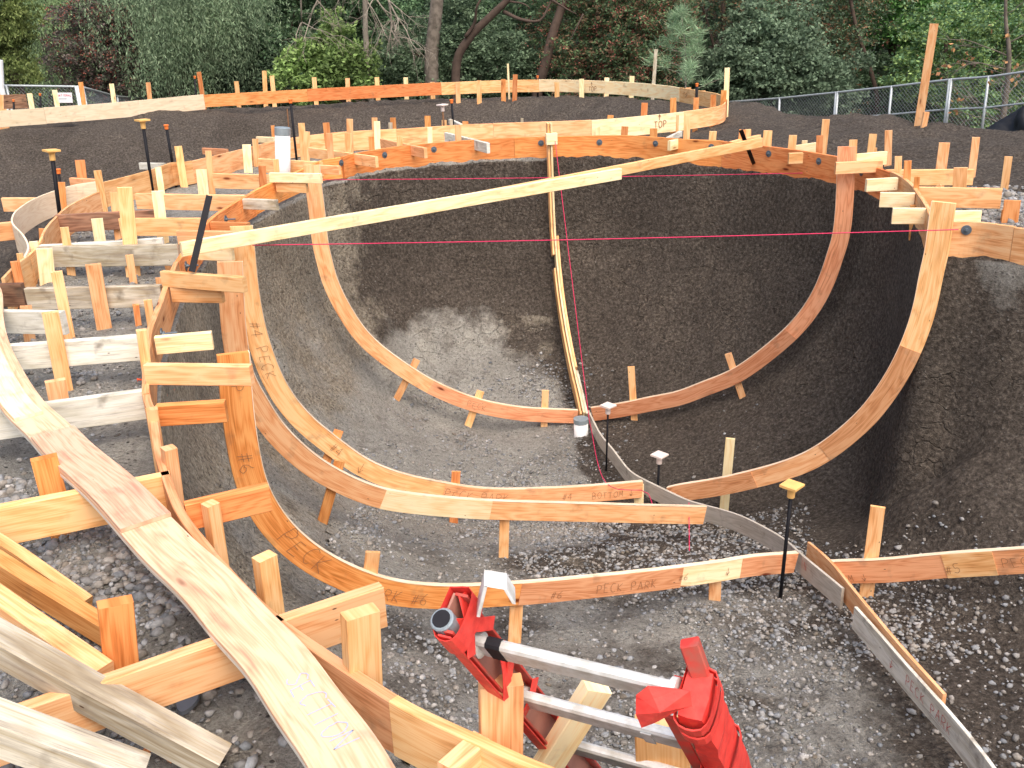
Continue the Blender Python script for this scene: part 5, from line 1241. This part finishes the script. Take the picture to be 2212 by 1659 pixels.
# ------------------------------------------------------------------ vegetation
def leafmat(name, trans=.25, rough=.6):
    m = N(name); a = m.n('VertexColor', layer_name='tint'); m.l(a.outputs[0], m.b.inputs['Base Color']); m.b.inputs['Roughness'].default_value = rough
    tr = m.n('BsdfTranslucent'); m.l(a.outputs[0], tr.inputs[0]); mx = m.n('MixShader'); mx.inputs[0].default_value = trans
    out = m.t.nodes['Material Output']; m.l(m.b.outputs[0], mx.inputs[1]); m.l(tr.outputs[0], mx.inputs[2]); m.l(mx.outputs[0], out.inputs[0]); return m.m
M_LEAF = leafmat('foliage')
M_BARK = plain('bark_grey', (.20, .17, .14), .9, 0, .7, 8, (.06, .05, .04), .8)
M_BARKD = plain('bark_dark', (.10, .07, .055), .9, 0, .6, 8, None, .8)
M_TWIG = plain('dead_twigs', (.32, .28, .23), .9, 0, .5, 8)
LEAFK = 2.25  # lightens all leaf colours, the paleness of haze painted into them
def leaves(P, L, W_, cols, droop=0.0, up=None):
    n = len(P); d = RNG.standard_normal((n, 3)); d[:, 2] = d[:, 2]*.6-droop*1.5
    if up is not None: d[:, 2] += up
    d /= np.linalg.norm(d, axis=1)[:, None]; r = RNG.standard_normal((n, 3)); s_ = np.cross(d, r); s_ /= np.linalg.norm(s_, axis=1)[:, None]
    L = L*RNG.uniform(.6, 1.4, n)[:, None]; W_ = W_*RNG.uniform(.7, 1.3, n)[:, None]
    V = np.stack([P, P+d*L*.45+s_*W_*.5, P+d*L, P+d*L*.45-s_*W_*.5], 1).reshape(-1, 3)
    F = np.arange(4*n).reshape(n, 4); cc_ = cols[RNG.integers(0, len(cols), n)]; cc_ = cc_*.8+cc_.mean(1, keepdims=True)*.2  # leaf colour pulled towards grey, painted haze
    c = cc_*RNG.uniform(.7, 1.3, (n, 1))*LEAFK*(1+.35*fbm(P[:, 0], P[:, 1], P[:, 2], 1.1, 2, 55))[:, None]
    return V, F, np.repeat(c, 4, 0)
def crown_pts(blobs, n, clump=.28, per=26, squash=1.0):
    """leaf clumps gathered on the outer shells of many small lobes set around the blobs"""
    vol = np.array([b[1]**2 for b in blobs]); vol = vol/vol.sum(); nc = max(1, n//per); out = []
    for (c, r), f in zip(blobs, vol):
        nl = 16; v = RNG.standard_normal((nl, 3)); v[:, 1] -= .3; v /= np.linalg.norm(v, axis=1)[:, None]
        lc = c+v*r*RNG.uniform(.35, 1.0, (nl, 1)); lr = r*RNG.uniform(.2, .5, nl)
        k = max(6, int(nc*f)); w_ = lr**2; j = RNG.choice(nl, k, p=w_/w_.sum())
        u_ = RNG.standard_normal((k, 3)); u_[:, 2] += .35; u_ /= np.linalg.norm(u_, axis=1)[:, None]
        cc = lc[j]+u_*(lr[j]*RNG.uniform(.75, 1.05, k))[:, None]*[1, 1, squash]
        p = np.repeat(cc, per, 0)+RNG.standard_normal((k*per, 3))*clump*.5*RNG.uniform(.4, 1.1, (k*per, 1))*[1, 1, .5]
        out.append(p)
    return np.vstack(out)
def C3(*a): return np.array(a, float)
def tree(name, label, blobs, n, L, W_, cols, trunk=None, bark=None, clump=.28, droop=0, berries=None, group=None, strands=False, cat='tree', per=26, up=None):
    """blobs: (px x, px y, depth, radius)"""
    B = [(aty((x, y), dd), r) for x, y, dd, r in blobs]
    g = B[0][0]; base = V3((g[0], g[1], float(ground_z(np.array([g[0]]), np.array([g[1]]))[0])))
    root = empty(name, base, label, cat, group)
    P = crown_pts(B, n, clump, per)
    if strands:
        k = len(P)//16; S0 = P[RNG.integers(0, len(P), k)]; 
        t = np.linspace(0, 1, 16)[None, :, None]; ln = RNG.uniform(.5, 1.7, (k, 1, 1))
        sw = RNG.standard_normal((k, 1, 3))*.12
        P = (S0[:, None]+sw*t+np.array([0, 0, -1.0])*t*ln+RNG.standard_normal((k, 16, 3))*.035).reshape(-1, 3)
    V, F, c = leaves(P, L, W_, cols, droop, up)
    npmesh('crown', V, F, M_LEAF, c, parent=root)
    if berries is not None:
        nb_, bc = berries; kk = max(1, nb_//9); Q = P[RNG.integers(0, len(P), kk)]
        Q = Q+nrm(EYE-g)*.25
        Q = np.repeat(Q, 9, 0)+RNG.standard_normal((kk*9, 3))*.06
        V, F, c = leaves(Q, .045, .04, bc); npmesh('berries', V, F, M_LEAF, c, parent=root)
    tz = min(b[0][2] for b in B); m_ = MB(); top = g+Z*.4
    tr = resample([base-Z*.3, base*.6+top*.4+V3((.15, 0, 0)), top], n=10); m_.tube(tr, np.linspace(.16, .06, 10), 8)
    for (c_, r_) in B[:6]:
        m_.tube(resample([tr[4], (tr[4]+c_)/2+Z*.2, c_], n=6), np.linspace(.07, .02, 6), 6)
    m_.build('trunk', bark or M_BARKD, root, True)
    return root
GT = 'trees and shrubs in the background'
OLIVE = C3((.075, .10, .02), (.10, .13, .03), (.05, .075, .015)); PALEG = C3((.10, .15, .06), (.13, .19, .08), (.08, .12, .05))
DRED = C3((.06, .045, .04), (.07, .05, .045), (.04, .06, .035), (.08, .07, .055)); WILL = C3((.075, .115, .06), (.055, .09, .045), (.10, .14, .075))
MIDG = C3((.05, .10, .04), (.07, .13, .055), (.035, .075, .035)); BLUEG = C3((.055, .09, .045), (.075, .118, .062), (.04, .068, .035))
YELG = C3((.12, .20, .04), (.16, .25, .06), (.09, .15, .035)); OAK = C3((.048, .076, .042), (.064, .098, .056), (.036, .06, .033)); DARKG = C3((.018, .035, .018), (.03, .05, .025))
TOY = C3((.045, .08, .03), (.06, .10, .035), (.03, .055, .025), (.10, .06, .03)); PINE = C3((.15, .24, .12), (.19, .29, .16), (.11, .18, .09)); RUST = C3((.22, .10, .04), (.16, .11, .05), (.12, .10, .04)); BRI = C3((.06, .17, .03), (.09, .22, .045), (.04, .11, .025))
BER = C3((.13, .035, .022), (.17, .045, .03), (.10, .03, .02))
tree('cypress_tree', 'dense olive green columnar conifer at the left edge', [(20, 150, 25, .75), (15, 70, 25, .7), (5, -20, 25, .6), (-30, 130, 25.3, .8), (45, 165, 25, .55), (30, 60, 25, .6), (15, -110, 25, .5), (-20, 10, 25, .7)], 24000, .09, .035, OLIVE, clump=.2, up=1.2)
tree('pepper_tree', 'pale hazy green tree behind the columnar conifer', [(110, 60, 33, 1.8), (90, -60, 33, 1.9), (120, 150, 33, 1.5), (170, -20, 34, 1.8), (60, -160, 33, 2)], 22000, .11, .035, PALEG*1.15, clump=.3, droop=1.2, strands=True)
tree('berry_shrub', 'dark reddish shrub with orange-red berries in the left background', [(200, 90, 28, 1.1), (230, 30, 28.5, 1.1), (170, 130, 28, .95), (250, 140, 28, 1.1), (200, 190, 28, 1.0), (290, 180, 28, .9), (300, 60, 29, 1.1)], 26000, .085, .04, DRED, clump=.2, berries=(3600, BER))
tree('willow_tree', 'big drooping grey-green tree left of centre', [(330, 20, 27.5, 1.5), (400, -40, 28, 1.6), (430, 60, 27.5, 1.3), (350, 90, 27.3, 1.1), (480, 20, 28, 1.4), (410, 120, 27.3, .9), (460, 130, 27.5, .8), (520, -50, 28, 1.6), (300, -70, 28, 1.7)], 50000, .11, .026, WILL*1.15, clump=.45, droop=1.2, strands=True)
tree('shrub', 'bluish green leafy shrub under the bare grey branches', [(560, 110, 29, 1.3), (600, 40, 30, 1.4), (530, 160, 28.5, .9), (640, 100, 29, 1.2), (560, -20, 30, 1.5), (650, -30, 30, 1.5)], 26000, .12, .06, np.vstack([BLUEG, MIDG]), clump=.25)
tree('shrub', 'bright yellow-green leafy shrub behind the left half of the back form', [(700, 130, 26, .8), (760, 150, 26, .65), (655, 160, 26, .7), (730, 90, 26.4, .7), (690, 180, 26, .7), (780, 175, 26, .5)], 17000, .12, .065, YELG*.85, clump=.2)
tree('shrub', 'mid green shrub behind the drooping tree and the tangled grey branches', [(770, 20, 32, 1.8), (850, 60, 32, 1.6), (700, 0, 32, 1.6), (820, -60, 33, 2.2)], 20000, .12, .06, MIDG, clump=.3)
tree('shrub', 'dark blue-green shrub behind the middle of the back form', [(900, 150, 28, 1.1), (980, 130, 28, 1.2), (1060, 150, 28, 1.1), (850, 170, 28, .9), (1010, 80, 29, 1.1), (1120, 160, 28.5, 1.0), (930, 190, 27.6, .9), (940, 90, 29, 1.0)], 36000, .10, .055, BLUEG, clump=.22)
tree('background_tree', 'dark green tree behind the leaning trunk, top centre', [(900, 0, 36, 2.6), (1020, 0, 36, 2.4), (1120, 60, 35, 2.0), (1180, -20, 36, 2.6), (960, -110, 37, 3)], 26000, .15, .07, np.vstack([MIDG*.8, DARKG*1.5]), clump=.4)
tree('toyon_tree', 'large shrub full of red berries right of centre', [(1290, 60, 28, 1.5), (1370, 100, 27.5, 1.3), (1330, 160, 27.2, 1.1), (1250, 120, 28, 1.1), (1400, 20, 28, 1.5), (1300, -40, 28.5, 1.8), (1400, 170, 27.5, .9), (1240, 175, 27.6, .9), (1430, 90, 28, 1.2), (1210, 20, 29, 1.2)], 48000, .10, .045, TOY, clump=.22, berries=(7000, BER))
tree('oak_shrub', 'dark blue-green oak shrub behind the right bend of the forms', [(1620, 140, 29, 1.2), (1690, 120, 29, 1.2), (1640, 190, 28.4, 1.0), (1740, 170, 29, 1.2), (1570, 160, 28.6, .9), (1700, 200, 28.5, 1.0), (1800, 190, 29.5, 1.0), (1660, 70, 29.5, 1.1)], 34000, .11, .07, OAK*1.2, clump=.24)
tree('background_tree', 'brownish green tangled trees at the top right of centre', [(1560, 30, 33, 2.0), (1680, 20, 33, 2.0), (1780, 60, 33, 1.8), (1820, 140, 32, 1.3), (1740, -60, 34, 2.6), (1500, -40, 33, 2.2), (1840, 20, 34, 1.8)], 30000, .12, .05, np.vstack([MIDG*.8, RUST*.6, OAK, DARKG*1.6]), clump=.35, berries=(700, BER))
tree('vine_tree', 'tall bright green vine covered tree at upper right', [(1930, 30, 36, 2.2), (2020, 10, 36, 2.2), (1960, 100, 35.5, 1.5), (2060, -60, 37, 3), (1900, -80, 37, 2.8), (2150, -20, 37, 2.4)], 30000, .14, .08, BRI*.8, clump=.34)
tree('shrub', 'bright green bush behind the fence at the right', [(2040, 120, 31, 1.4), (2110, 150, 31, 1.4), (1980, 170, 31, 1.1), (2160, 90, 32, 1.4), (2060, 210, 30.5, 1.1), (2180, 190, 31, 1.2), (2260, 130, 31, 1.6), (2280, 40, 33, 2), (2130, 240, 30, .8)], 38000, .11, .06, np.vstack([MIDG*1.3, YELG*.7]), clump=.25)
tree('shrub', 'low dark undergrowth behind the middle of the right fence', [(1900, 190, 34, 1.3), (1960, 230, 33, 1.0), (1830, 220, 33, 1.0), (1760, 235, 34, .9), (1950, 260, 31, .7)], 14000, .11, .06, np.vstack([DARKG, MIDG*.6]), clump=.28)
tree('shrub', 'low dark undergrowth behind the red berried shrub and forms', [(1150, 190, 29, .8), (1450, 190, 29, .8), (1520, 210, 29, .8), (1060, 205, 28.5, .7), (850, 205, 28, .7), (600, 200, 28, .8), (480, 190, 28, .8), (380, 190, 28.5, .9)], 22000, .10, .06, np.vstack([DARKG, BLUEG*.6]), clump=.25)
# pine sapling: needle tufts along whorled branches
pb_ = aty((1480, 225), 22.5); pr_ = empty('pine_sapling', pb_, 'pale green pine sapling standing behind the right half of the back form', 'tree')
tp_ = aty((1472, 30), 22.5); m_ = MB(); m_.tube(resample([pb_-Z*.8, (pb_+tp_)/2+V3((.05, 0, 0)), tp_], n=8), np.linspace(.03, .008, 8), 6)
tuf = []
for k_ in range(24):
    f_ = .12+.88*(k_/23)**.8; o_ = pb_*(1-f_)+tp_*f_; ln = (.85*(1-f_)+.18)*random.uniform(.55, 1.15); an = random.uniform(0, 6.28); e_ = o_+V3((math.cos(an)*ln, math.sin(an)*ln, ln*.35)); m_.tube([o_, (o_+e_)/2, e_], [.008, .006, .004], 5)
    tuf += [e_, o_*.4+e_*.6]
m_.build('trunk', M_TWIG, pr_, True)
tuf = np.array(tuf); Pn = np.repeat(tuf, 70, 0)+RNG.standard_normal((len(tuf)*70, 3))*.03
V, F, c = leaves(Pn, .22, .009, PINE*.8, up=.5); npmesh('crown', V, F, M_LEAF, c, parent=pr_)
# bare branching trees
def branch(m_, p, d, L, r, lev, spread=.7, grav=0.0, tips=None):
    n = 5; pts_ = [p]; dd = d.copy()
    for i in range(n):
        dd = nrm(dd+RNG.standard_normal(3)*.16+V3((0, 0, grav))); pts_.append(pts_[-1]+dd*L/n)
    m_.tube(pts_, np.linspace(r, r*.55, n+1), 6 if lev > 1 else 4)
    if lev == 0:
        if tips is not None: tips.append(pts_[-1])
        return
    for k_ in range(3 if lev > 1 else 4):
        j = random.randint(2, n); branch(m_, pts_[j], nrm(dd+RNG.standard_normal(3)*spread), L*random.uniform(.55, .8), r*.5, lev-1, spread, grav, tips)
bt = empty('bare_tree', aty((800, 190), 26), 'tangle of dead grey drooping branches left of the grey trunk', 'tree'); m_ = MB()
for (x, y, x2, y2) in [(800, -80, 740, 30), (780, -60, 830, 40), (700, -60, 690, 30), (830, -40, 850, 60), (760, -90, 780, 20), (650, -50, 660, 20), (840, 0, 850, 100)]:
    a = aty((x, y), 25.5); b = aty((x2, y2), 25.5); branch(m_, a, nrm(b-a), 1.1, .03, 3, .75, -.10)
m_.tube(resample([aty((800, 190), 26)-Z, aty((790, 80), 26), aty((790, -90), 25.8)], n=8), np.linspace(.09, .05, 8), 8)
m_.build('branches', M_TWIG, bt, True)
def trunk(name, label, pts_, rad, mat, subs=()):
    P = [aty((x, y), d_) for x, y, d_ in pts_]; root = empty(name, P[0], label, 'tree'); m_ = MB()
    P2_ = [P[0]-Z*2]+P; m_.tube(resample(P2_, n=24), np.interp(np.linspace(0, 1, 24), np.linspace(0, 1, len(rad)), rad), 10); m_.build('trunk', mat, root, True)
    if subs:
        m_ = MB()
        for sp_, r_ in subs: m_.tube(resample([aty((x, y), d_) for x, y, d_ in sp_], n=14), np.linspace(r_, r_*.4, 14), 7)
        m_.build('branches', mat, root, True)
    return root
trunk('tree_trunk', 'straight grey tree trunk at the top centre left', [(935, 200, 27), (932, 120, 27), (944, 0, 27), (950, -150, 27.3)], [.2, .19, .17, .15], M_BARK)
trunk('tree_trunk', 'dark leaning trunk forking with pale bare limbs at the top centre', [(985, 150, 26.5), (1012, 85, 26.4), (1060, 35, 26.3), (1100, -5, 26.2), (1130, -60, 26)], [.12, .12, .11, .09, .06], M_BARKD,
      [([(1088, 25, 26.3), (1125, 42, 26), (1165, 45, 25.8), (1182, 20, 25.8), (1195, -10, 25.8)], .05), ([(1100, 3, 26.2), (1130, 8, 26), (1145, 18, 26)], .03), ([(1005, 80, 26.3), (1025, 50, 26.2), (1030, 15, 26), (1050, -20, 26)], .05), ([(1185, -5, 25.8), (1225, 20, 25.7), (1245, 30, 25.7)], .03), ([(1260, 30, 25.8), (1240, 70, 25.7), (1230, 88, 25.7)], .025)])
trunk('tree_trunk', 'brown trunk in shade behind the berried shrub', [(1160, 205, 27.5), (1175, 150, 27.4), (1195, 70, 27.5), (1230, -30, 27.6)], [.17, .15, .13, .1], M_BARKD)
trunk('tree_trunk', 'thin dark trunk in the hollow right of centre', [(1895, 230, 32), (1880, 150, 32), (1850, 60, 32), (1830, -40, 32)], [.08, .07, .06, .05], M_BARKD)
# small bare tree by the right fence with a few orange leaves
q0 = aty((2160, 300), 21.5); bt2 = empty('bare_tree', q0, 'small nearly bare tree with a few orange leaves in front of the right fence', 'tree'); m_ = MB(); tips = []
tr = resample([q0-Z*.8, aty((2170, 230), 21.5), aty((2180, 120), 21.5), aty((2172, 40), 21.5), aty((2175, -60), 21.5)], n=16); m_.tube(tr, np.linspace(.085, .025, 16), 8); m_.build('trunk', M_BARK, bt2, True)
m_ = MB()
for k_ in range(13):
    j = random.randint(4, 14); a = tr[j]; an = random.uniform(0, 6.28); branch(m_, a, nrm(V3((math.cos(an), math.sin(an)*.5, .35))), .95, .016, 2, .5, .02, tips)
m_.build('branches', M_BARK, bt2, True)
tips = np.array(tips); sel = tips[RNG.integers(0, len(tips), 60)]; Pn = np.repeat(sel, 2, 0)+RNG.standard_normal((120, 3))*.05
V, F, c = leaves(Pn, .10, .08, C3((.26, .12, .035), (.28, .16, .05), (.22, .09, .03)), droop=.4); npmesh('autumn_leaves', V, F, M_LEAF, c, parent=bt2)
# far undergrowth closing the ravine behind the trees
n = 60000; xs = RNG.uniform(-45, 45, n); ys = RNG.uniform(38, 60, n); zs = ground_z(xs, ys)+RNG.random(n)**1.3*9*(1+.3*vnoise(xs, ys, 0, .25, 3))
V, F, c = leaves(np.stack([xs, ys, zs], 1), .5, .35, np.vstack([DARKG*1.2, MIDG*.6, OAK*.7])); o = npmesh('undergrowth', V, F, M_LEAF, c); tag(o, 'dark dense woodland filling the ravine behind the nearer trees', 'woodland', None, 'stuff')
print('objects', len(bpy.data.objects))
